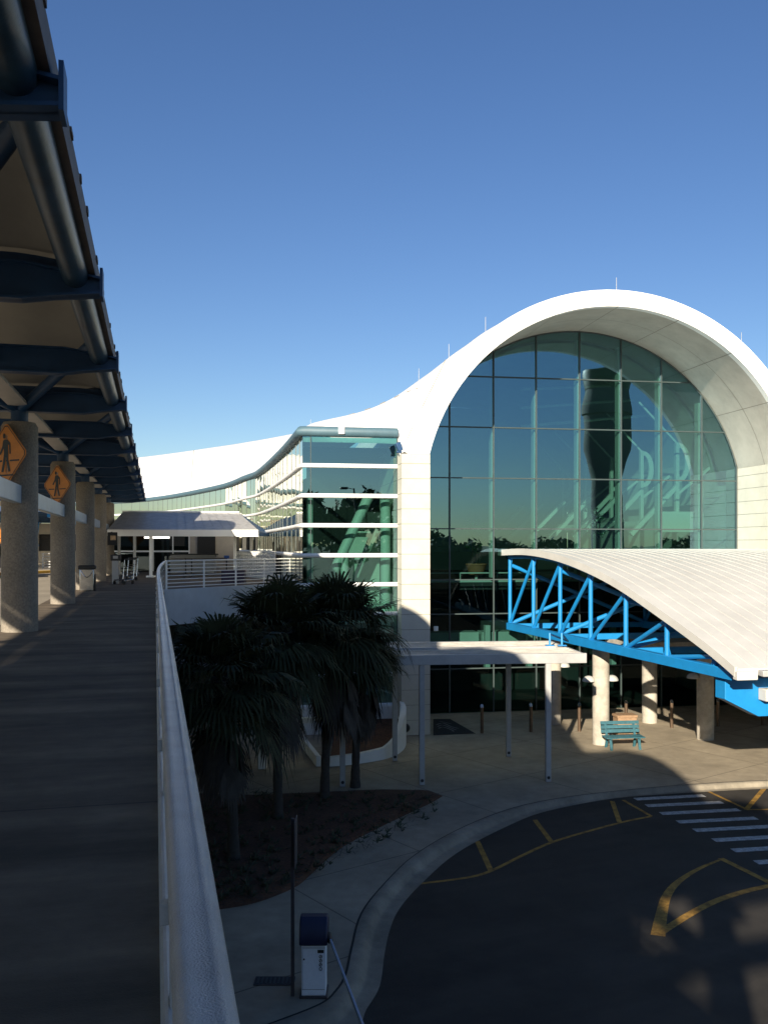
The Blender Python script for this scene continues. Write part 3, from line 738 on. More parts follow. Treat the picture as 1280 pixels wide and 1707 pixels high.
# blue box girder below the low end
gb = Vector((L1.x, L1.y, 0))
def gp(k, z): return gb+TD*-0.1+FE*k+Vector((0,0,z))
mb = MB(); mb.prism([gp(0.05, ZB-0.18), gp(0.05, ZB-0.75), gp(1.05, ZB-1.25), gp(12, ZB-1.25), gp(12, ZB-0.18)], TD*0.45)
mb.build('box_girder', 'sky_blue', TC, smooth=0, bevel=0.015)
mb = MB(); mb.box(gp(0.42, ZB-0.02)+TD*0.15, (0.9, 0.5, 0.34), FE, TD); mb.build('bearing_block', 'sky_blue', TC, bevel=0.02)
mb = MB(); mb.box(gp(1.35, ZB-0.62)+TD*0.62, (0.62, 0.36, 0.34), FE, TD); mb.box(gp(1.35, ZB-0.62)+TD*0.5, (0.16, 0.25, 0.16), FE, TD)
mb.build('floodlight', 'canopy_white', TC, bevel=0.03)
# two thin blue stays that stand on the flat roof below
for px in (916, 936):
    a = P(px, 1086, 30.0); a.z = 3.93
    mb = MB(); mb.tube([a, Vector((a.x, a.y, 4.32)), nodes[2]+Vector((0, -1.5, ZB))], 0.035, 8); mb.box(a+Vector((0,0,0.02)), (0.28, 0.2, 0.03)); mb.build('stay', 'sky_blue', TC)
# concrete columns with little dome lamps
def pcol(px, py, r, zt, lamps):
    c = G(px, py)
    o = MB().lathe([(r, 0), (r, zt*0.5), (r, zt)], c, 28).build('column', 'column', TC, smooth=40)
    for dx, dy in lamps:
        mb = MB()
        prof_ = [(0.23*math.cos(a), 0.20*math.sin(a)) for a in [i*PI/2/7 for i in range(8)]]
        mb.lathe([(0.21, -0.012)]+prof_[:-1]+[(0.01, 0.2)], (0,0,0), 18)
        q = c+Vector((dx*(r+0.19), dy*(r+0.19), 2.28))
        mb.v = [p+q for p in mb.v]; mb.span(c+Vector((dx*r*0.9, dy*r*0.9, 2.34)), q+Vector((0,0,0.06)), 0.05, 0.05)
        mb.build('dome_lamp', 'dome', o)
pcol(1001, 1240, 0.30, 3.55, ((-0.92, -0.1), (0.9, 0.3), (0.35, 0.94)))
pcol(922, 1206, 0.30, 3.55, ((0.92, 0.2),))
pcol(1082, 1204, 0.30, 3.0, ())
pcol(1175, 1232, 0.31, 3.0, ((-0.95, -0.1),))
pcol(1330, 1222, 0.31, 3.0, ())
mb = MB(); c0 = G(1082, 1204)
mb.box(c0+FE*4.5+Vector((0, 0.6, 3.16)), (11.5, 2.4, 0.30), FE, FN); mb.build('soffit_slab', 'column', TC, bevel=0.02)

# ================================================================ flat covered walkway with slim posts
CW = thing('covered_walkway', 'flat corrugated walkway roof on slim white posts between the palms and the arch', 'canopy', G(703, 1308))
cd = Vector((0.995, 0.097, 0)).normalized(); cn = Vector((-cd.y, cd.x, 0))
cb = G(703, 1308); cb = Vector((cb.x, cb.y, 0))
def C_(a, b, z): return cb+cd*a+cn*b+Vector((0,0,z))
mb = MB(); mb.slab([[C_(-9.4, 0.0, 3.78), C_(-9.4, 3.95, 3.78)], [C_(5.0, 0.0, 3.78), C_(5.0, 3.95, 3.78)]], (0,0,0.06))
k = 0.15
while k < 3.9:
    mb.box(C_(-2.2, k, 3.855), (14.4, 0.07, 0.05), cd, cn); k += 0.24
mb.build('roof_deck', 'roof_corr', CW, smooth=0)
mb = MB(); mb.box(C_(-2.2, -0.06, 3.76), (14.5, 0.12, 0.30), cd, cn); mb.build('fascia', 'grey_metal', CW, bevel=0.012)
mb = MB(); mb.box(C_(-2.2, 4.0, 3.74), (14.5, 0.10, 0.26), cd, cn); mb.build('fascia', 'grey_metal', CW, bevel=0.012)
mb = MB(); mb.box(C_(5.03, 1.97, 3.75), (0.08, 3.85, 0.26), cd, cn); mb.build('fascia', 'grey_metal', CW, bevel=0.012)
mb = MB(); mb.box(C_(-0.7, 1.62, 3.94), (0.2, 0.2, 0.14), cd, cn); mb.span(C_(-9, 1.62, 3.91), C_(4.6, 1.62, 3.91), 0.07, 0.07); mb.build('roof_conduit', 'grey_metal', CW, bevel=0.01)
for px, py in ((571, 1311), (703, 1308), (913, 1303), (658, 1268), (847, 1261)):
    c = G(px, py); mb = MB()
    mb.box(c+Vector((0,0,1.82)), (0.16, 0.16, 3.62), cd, cn)
    p = mb.build('post', 'grey_metal', CW, bevel=0.01)
    mb = MB(); mb.tube([c-cn*0.078+Vector((0,0,0.14)), c-cn*0.086+Vector((0,0,0.14))], 0.05, 10); mb.build('drain_hole', 'black', p)
for a in (0.0, 3.83): 
    mb = MB(); mb.box(C_(a, 1.95, 3.66), (0.12, 3.7, 0.18), cd, cn); mb.build('cross_beam', 'grey_metal', CW, bevel=0.01)

# ================================================================ plaza furniture
t = thing('park_bench', 'teal wooden slatted bench in the sun beside a round concrete column', 'bench', G(1038, 1248), math.radians(7))
mb = MB()
for y in (-0.22, -0.09, 0.04, 0.17): mb.box((0, y, 0.43), (1.42, 0.11, 0.04))
mb.build('seat', 'bench_teal', t, local=True, bevel=0.006)
mb = MB(); tilt = Vector((0, 0.22, 1)).normalized(); bn = Vector((0, 1, -0.22)).normalized()
for k in range(3): mb.box(Vector((0, 0.27, 0.52))+tilt*(0.06+0.145*k), (1.42, 0.035, 0.12), ez=tilt, ey=bn)
mb.build('backrest', 'bench_teal', t, local=True, bevel=0.006)
for x in (-0.52, 0.52):
    mb = MB(); mb.span((x, -0.26, 0.0), (x, -0.14, 0.41), 0.09, 0.05); mb.build('leg', 'bench_teal', t, local=True, bevel=0.005)
    mb = MB(); mb.span((x, 0.30, 0.0), (x, 0.16, 0.41), 0.09, 0.05); mb.span((x, 0.20, 0.34), Vector((x, 0.30, 0.50))+tilt*0.42, 0.08, 0.05)
    mb.build('leg', 'bench_teal', t, local=True, bevel=0.005)
    mb = MB(); mb.box((x, -0.02, 0.385), (0.06, 0.46, 0.05)); mb.build('seat_bearer', 'bench_teal', t, local=True)

t = thing('litter_bin', 'square brown litter bin with a small white label behind the teal bench', 'bin', G(1041, 1230), math.radians(8))
MB().box((0, 0, 0.40), (0.74, 0.50, 0.80)).build('body', 'brown_box', t, local=True, bevel=0.02)
MB().box((0, 0, 0.84), (0.80, 0.56, 0.10)).build('lid', 'brown_box', t, local=True, bevel=0.02)
MB().box((0.12, -0.255, 0.66), (0.16, 0.012, 0.07)).build('label_plate', 'bar_white', t, local=True)

bol = [((803,1222), 'bronze bollard on the shaded paving right of the black door mat'),
       ((884.5,1220), 'bronze bollard at the shadow edge with its own shadow on the sunlit paving'),
       ((965,1219), 'sunlit bronze bollard left of the round column with lamps'),
       ((1043,1214), 'bronze bollard standing behind the brown litter bin'),
       ((1119,1213), 'bronze bollard between the two shaded columns under the blue truss'),
       ((1196,1211), 'bronze bollard in deep shade below the blue box girder'),
       ((1270,1209), 'bronze bollard in deep shade at the right edge of the plaza')]
b0 = None
for (px, py), lab in bol:
    if b0 is None:
        b0 = thing('bollard', lab, 'bollard', G(px, py), 0, 'bronze bollards in front of the arched glass')
        mb = MB(); mb.lathe([(0.065, 0), (0.065, 0.98)], n=18)
        mb.build('shaft', 'bronze', b0, local=True)
        mb = MB()
        pts = [Vector((0.066*math.cos(2*PI*j/18), 0.066*math.sin(2*PI*j/18), 0.98)) for j in range(18)]
        tp = [Vector((p.x, p.y, 1.04+0.9*p.y)) for p in pts]
        mb.add(pts+tp, [tuple(range(17, -1, -1)), tuple(range(18, 36))]+[(j, (j+1) % 18, 18+(j+1) % 18, 18+j) for j in range(18)])
        mb.build('slanted_cap', 'stainless', b0, local=True)
    else:
        c = copy_tree(b0); c.location = G(px, py); c['label'] = lab

# door mat with its swirl emblem
mt = thing('door_mat', 'black rubber door mat with a grey swirl emblem beside the white pier', 'mat', G(745, 1212))
q = [G(722, 1226), G(722, 1199), G(750, 1199), G(792, 1223)]
MB().prism([Vector((p.x, p.y, 0.004)) for p in q], (0, 0, 0.012)).build('rubber_sheet', 'rubber', mt, smooth=0)
mb = MB()
for off in (0, 1, 2):
    a, b = strip(smooth_path([G(727+2*off, 1209+off*3), G(738, 1206+off*3.4), G(752, 1212+off*2.6), G(764-4*off, 1215+off*2.6)], 4), 0.07, 0.018+off*0.0006); mb.grid([a, b])
a, b = strip(smooth_path([G(732, 1203), G(742, 1205), G(752, 1207.5)], 4), 0.05, 0.0205); mb.grid([a, b])
mb.build('emblem', 'mat_grey', mt, smooth=0)

# curved white planter in front of the wing
pw = thing('planter', 'curved white planter wall full of brown mulch at the foot of the wing', 'planter', G(620, 1262))
ppx = [(672,1224),(677,1236),(674,1248),(662,1258),(640,1266),(600,1273),(565,1277),(546,1278)]
ph = [1.28, 1.25, 1.10, 0.62, 0.38, 0.34, 0.32, 0.30]
po = [G(*p) for p in ppx]; po = smooth_path(po, 5)
hh = []
for i in range(len(po)):
    f = i/5; k = min(int(f), len(ph)-2); hh.append(lerp(ph[k], ph[k+1], f-k))
cin = G(610, 1240)
rows = [[], [], [], []]
for p, h in zip(po, hh):
    d = (Vector((cin.x, cin.y, 0))-p).normalized()*0.22
    rows[0].append(p); rows[1].append(p+Vector((0,0,h))); rows[2].append(p+d+Vector((0,0,h))); rows[3].append(p+d)
mb = MB(); mb.grid(rows)
for i in (0, -1): mb.poly([r[i] for r in rows])
mb.build('rim_wall', 'white', pw, smooth=50)
mb = MB(); ins = [Vector((r.x, r.y, 0.22)) for r in rows[3]]
back = [Vector((p.x, p.y, 0.55)) for p in (G(560, 1222)+Vector((0,0.4,0)), G(640, 1220), G(668, 1219))]
mb.grid([ins, [lerp(back[0], back[2], 1-i/(len(ins)-1)) for i in range(len(ins))]])
mb.build('mulch_fill', 'mulch', pw, smooth=60)
mb = MB(); a, b = G(500, 1237), G(531, 1278); mb.span(a+Vector((0,0,0.17)), b+Vector((0,0,0.17)), 0.16, 0.34)
tag(mb.build('low_wall', 'white', bevel=0.015), 'short low white kerb wall running diagonally behind the palm trunks', 'wall')
mb = MB(); c = G(438, 1281); mb.box(c+Vector((0,0,0.75)), (0.26, 0.26, 1.5)); mb.span(c+Vector((0,0.2,1.42)), c+Vector((3.2,1.4,1.42)), 0.2, 0.18)
tag(mb.build('stair_rail_wall', 'white', bevel=0.015), 'white stair wall seen between the trunks of the palms', 'wall')

# parking gate: white cabinet, navy hood, thin arm
gc = G(524, 1655); 
t = thing('parking_gate', 'white parking gate cabinet with a navy hood and thin barrier arm on the sidewalk', 'barrier', gc, 0)
MB().box((0, 0, 0.44), (0.385, 0.36, 0.80)).build('cabinet', 'gate_white', t, local=True, bevel=0.01)
MB().box((0, 0, 0.02), (0.44, 0.42, 0.04)).build('plinth', 'pole_brown', t, local=True, bevel=0.006)
mb = MB(); mb.tube([(-0.15, -0.18, 0.62), (-0.15, -0.19, 0.62)], 0.014, 10); mb.build('lock', 'black', t, local=True)
mb = MB(); mb.box((0, -0.181, 0.14), (0.36, 0.004, 0.005)); mb.box((-0.176, -0.181, 0.46), (0.005, 0.004, 0.64)); mb.box((0, -0.181, 0.80), (0.36, 0.004, 0.005)); mb.build('door_seam', 'pole_brown', t, local=True)
mb = MB(); w2 = 0.225
sec = [(-0.24, 0.85), (0.22, 0.85), (0.22, 1.14), (0.12, 1.24), (-0.06, 1.25), (-0.17, 1.17), (-0.24, 0.98)]
mb.prism([(-w2, y, z) for y, z in sec], (2*w2, 0, 0)); mb.build('hood', 'gate_navy', t, local=True, bevel=0.025)
# unreadable number plate: four ring-like digits in a column under a small dark label
mb = MB(); mb.box((0.115, -0.183, 0.745), (0.10, 0.006, 0.05)); mb.build('dark_label', 'sign_black', t, local=True)
lb = MB(); lb.box((0.115, -0.183, 0.565), (0.085, 0.005, 0.28)); lb.build('number_plate', 'gate_white', t, local=True)
mb = MB()
for k, z in enumerate((0.665, 0.600, 0.535, 0.470)):
    mb.tube([Vector((0.115+0.022*math.cos(a), -0.188, z+0.024*math.sin(a))) for a in [i*2*PI/12 for i in range(12)]], 0.005, 5, closed=True)
    if k in (0, 1, 2): mb.tube([(0.098, -0.188, z-0.018+0.004*k), (0.134, -0.188, z+0.018)], 0.005, 5)
mb.build('digits', 'sign_black', t, local=True)
arm = MB(); arm.tube([(0.235, -0.02, 0.95), (0.27, -0.25, 0.94)], 0.045, 10); arm.build('arm_socket', 'black', t, local=True)
mb = MB(); mb.span((0.255, -0.15, 0.945), (0.255+1.05, -0.15-4.8, 0.945), 0.035, 0.06); mb.build('barrier_arm', 'arm_blue', t, local=True, bevel=0.005)

t = thing('sign_post', 'thin dark post with an edge-on sign plate beside the parking gate', 'sign post', G(488, 1660))
MB().box((0, 0, 1.42), (0.055, 0.055, 2.84)).build('post', 'pole_brown', t, local=True, bevel=0.006)
MB().box((0.045, 0.02, 2.45), (0.02, 0.42, 0.75)).build('sign_plate', 'pole_brown', t, local=True, bevel=0.006)
t = thing('drain_cover', 'rectangular metal drain cover set in the dark sidewalk beside the post', 'drain cover', G(458, 1636))
MB().box((0, 0, 0.008), (0.66, 0.30, 0.012)).build('frame', 'pole_brown', t, local=True)
mb = MB()
for k in range(9): mb.box((-0.27+0.0675*k, 0, 0.016), (0.03, 0.22, 0.008))
mb.build('grate', 'mullion', t, local=True)

# ================================================================ palms
def palm(lab, base, crown, rad, seed, nf=30):
    rnd = random.Random(seed)
    t = thing('palm_tree', lab, 'palm', base, 0, 'fan palms in the planting bed')
    c = Vector(crown)-Vector(base)
    mb = MB()
    pts = smooth_path([Vector((0,0,-0.05)), Vector((c.x*0.15, c.y*0.15, c.z*0.35)), Vector((c.x*0.6, c.y*0.6, c.z*0.72)), c], 7)
    rr = [0.115+0.05*max(0, 1-i/4)+0.012*(i % 2) for i in range(len(pts))]
    mb.tube(pts, rr, 14); mb.build('trunk', 'bark', t, local=True, smooth=60)
    def fan(mb, org, d, L, nb, droop, spread, hang):
        d = d.normalized(); s = d.cross(UP)
        if s.length < 0.1: s = Vector((1,0,0))
        s.normalize(); u = s.cross(d).normalized()
        pet = org+d*L*0.85+Vector((0,0,-hang*0.3))
        mid = org+d*L*0.45+Vector((0,0,0.03))
        w = 0.016
        mb.add([org-s*w, org+s*w, mid+s*w, mid-s*w, pet+s*w*0.7, pet-s*w*0.7], [(0,1,2,3),(3,2,4,5)])
        fold = rnd.uniform(-0.35, 0.35)
        for k in range(nb):
            a = (k/(nb-1)-0.5)*spread
            BL = L*rnd.uniform(0.78, 1.0)*(1-0.28*abs(a)/(spread/2))
            dd = d*math.cos(a)+s*math.sin(a)+u*(0.30*abs(math.sin(a))+fold*math.sin(a))
            dd.normalize()
            side_ = dd.cross(u).normalized()
            wd = 0.030*rnd.uniform(0.8, 1.25)
            p1 = pet+dd*BL*0.5+Vector((0,0,-droop*0.10*BL)); p2 = pet+dd*BL*0.82+Vector((0,0,-droop*0.42*BL)); p3 = pet+dd*BL+Vector((0,0,-droop*0.9*BL*rnd.uniform(0.6,1.3)))
            mb.add([pet, p1-side_*wd+u*0.012, p1+side_*wd+u*0.012, p2-side_*wd*0.75, p2+side_*wd*0.75, p3], [(0,2,1),(1,2,4,3),(3,4,5)])
    mb = MB()
    for i in range(nf):
        az = i*2.39996+rnd.uniform(-.25,.25); el = math.radians(lerp(80, -38, (i/(nf-1))**0.85)+rnd.uniform(-10,10))
        d = Vector((math.cos(az)*math.cos(el), math.sin(az)*math.cos(el), math.sin(el)))
        fan(mb, c+Vector((0,0,rnd.uniform(-.1,.12))), d, rad*rnd.uniform(0.50, 0.64), 26, rnd.uniform(0.25, 0.95), math.radians(rnd.uniform(165, 235)), 0.25)
    mb.build('crown', 'leaf', t, local=True, smooth=0, fix=False)
    mb = MB()
    for i in range(34):
        az = i*2.39996; el = math.radians(rnd.uniform(-84, -55))
        d = Vector((math.cos(az)*math.cos(el), math.sin(az)*math.cos(el), math.sin(el)))
        fan(mb, c*(1-(0.05+0.17*rnd.random()))+Vector((0,0,-0.1)), d, rad*rnd.uniform(0.34, 0.50), 16, rnd.uniform(0.4, 0.9), math.radians(rnd.uniform(60, 120)), 0.5)
    mb.build('dead_fronds', 'dead_leaf', t, local=True, smooth=0, fix=False)
palm('nearest and lowest fan palm with a brown skirt left of the others by the rail', G(390, 1440), P(368, 1135, 20.7), 2.0, 3, 70)
palm('middle fan palm rising between the low palm and the tall right one', G(463, 1372), P(462, 1062, 24.0), 2.05, 5, 70)
palm('tallest fan palm at the right with its crown against the glazed wing', G(541, 1335), P(562, 1052, 25.8), 2.1, 8, 72)
palm('small fan palm half hidden behind the tallest palm near the wing', G(592, 1312), P(606, 1098, 27.0), 1.45, 12, 44)

# tufts of groundcover on the bed
mb = MB(); rnd = random.Random(4)
for i in range(520):
    px, py = rnd.uniform(340, 735), rnd.uniform(1322, 1505)
    if py > 1505-0.47*(px-420) and px > 420: continue
    if py < 1340 and rnd.random() < 0.2 and px < 600: continue
    c = G(px, py, 0.12)
    big = 1.5 if (px > 690 and py < 1336) else 1.0
    for k in range(9):
        a = rnd.uniform(0, 2*PI); e = rnd.uniform(0.3, 1.3); L = rnd.uniform(0.10, 0.26)*big
        d = Vector((math.cos(a)*math.cos(e), math.sin(a)*math.cos(e), math.sin(e))); s = Vector((-math.sin(a), math.cos(a), 0))*0.012
        mb.add([c-s, c+s, c+d*L*0.6+s*0.8, c+d*L+Vector((0,0,-0.03))], [(0,1,2,3)])
tag(mb.build('ground_cover', 'tuft', smooth=0, fix=False), 'low dark grassy tufts growing in the pine straw bed', 'ground cover', kind='stuff')
mb = MB()
for i in range(1400):
    px, py = rnd.uniform(340, 730), rnd.uniform(1324, 1505)
    if py > 1500-0.48*(px-430) and px > 430: continue
    c = G(px, py, 0.13); a = rnd.uniform(0, PI); d = Vector((math.cos(a), math.sin(a), rnd.uniform(-.1,.3)))*rnd.uniform(0.06, 0.16); s = Vector((-d.y, d.x, 0)).normalized()*0.006
    mb.add([c-d-s, c-d+s, c+d+s, c+d-s], [(0,1,2,3)])
tag(mb.build('pine_straw', 'dead_leaf', smooth=0, fix=False), 'loose brown straw and leaf litter scattered over the bed', 'leaf litter', kind='stuff')
# ================================================================ canopy over the upper walkway
UCY = thing('walkway_canopy', 'dark blue steel canopy with beige vaulted soffit on concrete pillars above the walkway', 'canopy', W(18.9, -2.5, DZ))
HB = EYE+2.56            # underside of the beams
SB = [18.9+4.3*k for k in range(-7, 10)]
LE, LW = -0.72, -8.85     # edge lines of the canopy along the walkway
MB().tube([W(SB[0]-0.3, LE-0.10, HB+0.30), W(SB[-1]+0.3, LE-0.10, HB+0.30)], 0.135, 16).build('edge_pipe', 'pipe_blue', UCY)
MB().tube([W(SB[0]-0.3, LW, HB+0.30), W(SB[-1]+0.3, LW, HB+0.30)], 0.135, 16).build('edge_pipe', 'pipe_blue', UCY)
MB().tube([W(SB[0]-0.3, -4.6, HB+0.9), W(SB[-1]+0.3, -4.6, HB+0.9)], 0.14, 14).build('ridge_pipe', 'pipe_blue', UCY)
mb = MB(); mb.span(W(SB[0]-0.3, LE+0.055, HB+0.43), W(SB[-1]+0.3, LE+0.055, HB+0.43), 0.10, 0.24)
s = SB[0]; rnd = random.Random(2)
while s < SB[-1]:
    mb.box(W(s, LE+0.11, HB+0.53+rnd.uniform(-.02,.02)), (0.018, rnd.uniform(0.05, 0.3), rnd.uniform(0.03, 0.06)), WR, WV); s += rnd.uniform(0.4, 1.9)
mb.build('edge_fascia', 'fascia_dark', UCY, smooth=0)
for s in SB:
    mb = MB()   # I beam whose end tapers up to the edge pipe
    prof = [(LW, HB+0.02), (-1.35, HB), (-1.05, HB+0.05), (LE+0.16, HB+0.10), (LE+0.16, HB+0.28), (-1.30, HB+0.40), (LW, HB+0.40)]
    mb.prism([W(s-0.02, l, z) for l, z in prof], WV*0.04)
    bot = [W(s-0.11, l, z) for l, z in prof[:4]]
    mb.slab([bot, [p+WV*0.22 for p in bot]], (0,0,0.025))
    tp_ = [W(s-0.11, l, z) for l, z in (prof[4], prof[5], prof[6])]
    mb.slab([tp_, [p+WV*0.22 for p in tp_]], (0,0,-0.025))
    mb.box(W(s, LE+0.17, HB+0.22), (0.03, 0.24, 0.30), WR, WV)
    mb.build('roof_beam', 'navy', UCY, smooth=0)
# vaults, one for each bay of two beams
def vz(t): return 0.56+2.0*math.sin(PI*t)
bays = [(SB[i], SB[i+2]) for i in range(1, len(SB)-2, 2)]
bays = [(SB[i], SB[i+2]) for i in range(1, len(SB)-2, 2)]+[(SB[1]-2.7, SB[1])]+[(SB[-2], SB[-1]+0.3)]
for a, b in bays:
    rows = []
    for l, h in ((LE-0.02, 0.0), (LE-0.22, 0.35), (LE-0.6, 0.88), (LE-1.1, 0.97), (-4.6, 1.0), (-6.6, 0.97), (-8.1, 0.8), (LW, 0.0)):
        rows.append([W(lerp(a, b, t/14), l, HB+0.47+(vz(t/14)-0.47)*h) for t in range(15)])
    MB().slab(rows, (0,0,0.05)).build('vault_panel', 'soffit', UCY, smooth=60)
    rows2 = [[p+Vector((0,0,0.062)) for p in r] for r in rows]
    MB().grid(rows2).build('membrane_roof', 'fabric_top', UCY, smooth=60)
    for tt in (0.0, 0.30, 0.70):
        s = lerp(a, b, tt)
        pts = smooth_path([W(s, l, HB+0.47+(vz(tt)-0.47)*h-0.05) for l, h in ((LE-0.10, 0.15), (LE-0.22, 0.35), (LE-0.6, 0.88), (LE-1.1, 0.97), (-4.6, 1.0))], 4)
        w = [0.02+0.16*min(1, i/len(pts)*1.6) for i in range(len(pts))]
        mb = MB(); mb.grid([[p for p in pts], [p+Vector((0,0,-q)) for p, q in zip(pts, w)]])
        mb.grid([[p+WV*0.08 for p in pts], [p+WV*0.08+Vector((0,0,-q)) for p, q in zip(pts, w)]])
        mb.grid([[p+Vector((0,0,-q)) for p, q in zip(pts, w)], [p+WV*0.08+Vector((0,0,-q)) for p, q in zip(pts, w)]])
        mb.build('arched_rib', 'navy', UCY, smooth=50)
pil_s = [18.9+8.6*k for k in range(-3, 5)]
for s in pil_s:
    rows = []
    c = W(s, -2.52, DZ)
    mb = MB(); mb.lathe([(0.335, 0.0), (0.335, 2.2), (0.335, 2.205), (0.33, 2.21), (0.335, 2.215), (0.335, 3.92), (0.29, 4.0)], c, 32)
    mb.build('pillar', 'pillar', UCY, smooth=30)
    mb = MB(); mb.tube([W(s, -2.52, DZ+3.98), W(s, -2.52, HB+0.02)], 0.16, 12); mb.build('pillar_neck', 'navy', UCY)
    for dl, ds in ((-2.08, -2.0), (-2.08, 2.0), (1.5, 2.4), (1.5, -2.4)):
        top = W(s+ds, -2.52+dl, HB+(0.85 if dl < 0 else 0.9))
        MB().tube([W(s, -2.52, HB+0.05), top], 0.10, 12).build('raking_strut', 'navy', UCY)
    MB().tube([W(s, -2.52, HB+0.05), W(s, -4.6, HB+0.9)], 0.13, 12).build('raking_strut', 'navy', UCY)
for a, b in zip(pil_s[:-1], pil_s[1:]):
    mb = MB(); mb.span(W(a+0.30, -2.52, EYE+0.96), W(b-0.30, -2.52, EYE+0.96), 0.15, 0.34); mb.build('tie_beam', 'rail_blue', UCY, bevel=0.01)
    mb = MB(); mb.span(W(a+0.2, -2.52, HB+0.12), W(b-0.2, -2.52, HB+0.12), 0.36, 0.06); mb.build('cable_tray', 'grey_metal', UCY, bevel=0.01)
for s, l in ((23.5, -4.2), (28.6, -3.6), (36.4, -3.3)):
    mb = MB(); mb.box(W(s, l, HB-0.06), (0.5, 0.5, 0.07), WR, WV); mb.box(W(s, l, HB-0.2), (0.34, 0.34, 0.24), WR, WV); mb.build('light_box', 'soffit', UCY, bevel=0.02)

# pedestrian crossing signs on the pillars
def figure_polys():
    """a walking person in sign units: x right, y up, sign half-diagonal 1"""
    head = [(-0.10+0.065*math.cos(a), 0.57+0.085*math.sin(a)) for a in [i*2*PI/14 for i in range(14)]]
    torso = [(-0.10, 0.46), (0.06, 0.45), (0.20, 0.34), (0.22, 0.0), (0.15, 0.0), (0.13, 0.27), (0.09, 0.30), (0.10, 0.02), (-0.10, 0.02), (-0.12, 0.18), (-0.26, -0.02), (-0.34, 0.02), (-0.19, 0.24), (-0.15, 0.42)]
    leg1 = [(-0.10, 0.04), (0.02, 0.04), (-0.03, -0.18), (-0.13, -0.56), (-0.24, -0.56), (-0.15, -0.20)]
    leg2 = [(-0.02, 0.04), (0.10, 0.04), (0.10, -0.18), (0.21, -0.54), (0.11, -0.56), (0.01, -0.20)]
    return [head, torso, leg1, leg2]
def cross_sign(lab, c, rz, half, face=1):
    t = thing('crossing_sign', lab, 'sign', c, rz, 'pedestrian crossing signs on the pillars')
    s = half
    k = 0.07
    dm = []
    for cx_, cy_ in ((0, 1), (1, 0), (0, -1), (-1, 0)):
        tx, ty = -cy_, cx_
        for q in (-1, 1):
            dm.append((cx_*(1-k)-q*tx*k*-1*0, cy_*(1-k), 0) if False else (cx_*(1-k)+q*(-cy_)*k*-1, cy_*(1-k)+q*cx_*k*-1))
    outl = [(x*s, 0.0, y*s) for x, y in dm]
    MB().prism(outl, (0, 0.006, 0)).build('panel', 'sign_orange', t, local=True, smooth=0)
    mb = MB()
    o = [Vector((x*s*0.955, -0.0035, y*s*0.955)) for x, y in dm]; i_ = [Vector((x*s*0.915, -0.0035, y*s*0.915)) for x, y in dm]
    mb.grid([o+[o[0]], i_+[i_[0]]])
    mb.build('border', 'sign_black', t, local=True, smooth=0)
    mb = MB()
    for n, pl in enumerate(figure_polys()): mb.poly([(x*s, -0.004-0.0005*n, y*s) for x, y in pl])
    mb.build('walking_figure', 'sign_black', t, local=True, smooth=0)
    mb = MB()
    for x0, x1, y in ((-0.62, -0.20, -0.21), (-0.02, 0.02, -0.21), (0.16, 0.62, -0.21), (-0.34, 0.34, -0.66)):
        mb.poly([(x0*s, -0.0032, (y-0.025)*s), (x1*s, -0.0032, (y-0.025)*s), (x1*s, -0.0032, (y+0.025)*s), (x0*s, -0.0032, (y+0.025)*s)])
    mb.build('crosswalk_lines', 'sign_black', t, local=True, smooth=0)
    MB().box((0, 0.03, 0), (0.06, 0.06, 1.2*s)).build('bracket', 'grey_metal', t, local=True)
    return t
cross_sign('large orange diamond sign with walking figure on the nearest concrete pillar', Vector((-7.07, 17.32, 8.91)), math.radians(-31), 0.60)
cross_sign('orange diamond walking figure sign on the second concrete pillar', Vector((-9.05, 25.62, 8.88)), math.radians(-31), 0.57)
cross_sign('small far orange diamond sign across the upper road, cut by the photo edge', P(7, 893, 45.0), math.radians(-30), 0.62)

# ================================================================ white handrail beside the walkway
HR = thing('handrail', 'white painted steel handrail running beside the walkway from the camera', 'railing', W(2, 0.05, DZ))
rl = [W(s, 0.060+(0.0 if s < 18 else 0.30*((s-18)/16.2)**2), EYE-0.58) for s in [-1.0, 0.4, 2, 4, 7, 10, 14, 18, 22, 26, 30, 34.1]]
rl = smooth_path(rl, 6)
sec = [(-0.038, -0.030), (-0.039, 0.008), (-0.034, 0.021), (-0.024, 0.028), (-0.015, 0.0285), (-0.009, 0.026), (0.010, 0.026), (0.016, 0.0285), (0.025, 0.026), (0.034, 0.017), (0.039, 0.004), (0.039, -0.030)]
rows = [[p+WR*x+Vector((0,0,z)) for p in rl] for x, z in sec]; rows.append(rows[0])
mb = MB(); mb.grid(rows); mb.build('top_rail', 'white_paint', HR, smooth=40)
for h in (0.12, 0.30, 0.48, 0.66, 0.84):
    mb = MB(); mb.tube([p+WR*-0.030+Vector((0,0,-0.49+0.58-0.58-h+0.12+0.0)) for p in rl], 0.012, 8); mb.build('lower_rail', 'white_paint', HR)
s = 0.35
while s < 34.5:
    q = 0.060+(0.0 if s < 18 else 0.30*((s-18)/16.2)**2)
    mb = MB(); mb.box(W(s, q-0.020, DZ+0.50), (0.014, 0.06, 1.06), WR, WV); mb.box(W(s, q-0.035, DZ+0.80), (0.03, 0.035, 0.05), WR, WV)
    mb.build('post', 'white_paint', HR, bevel=0.003); s += 1.85

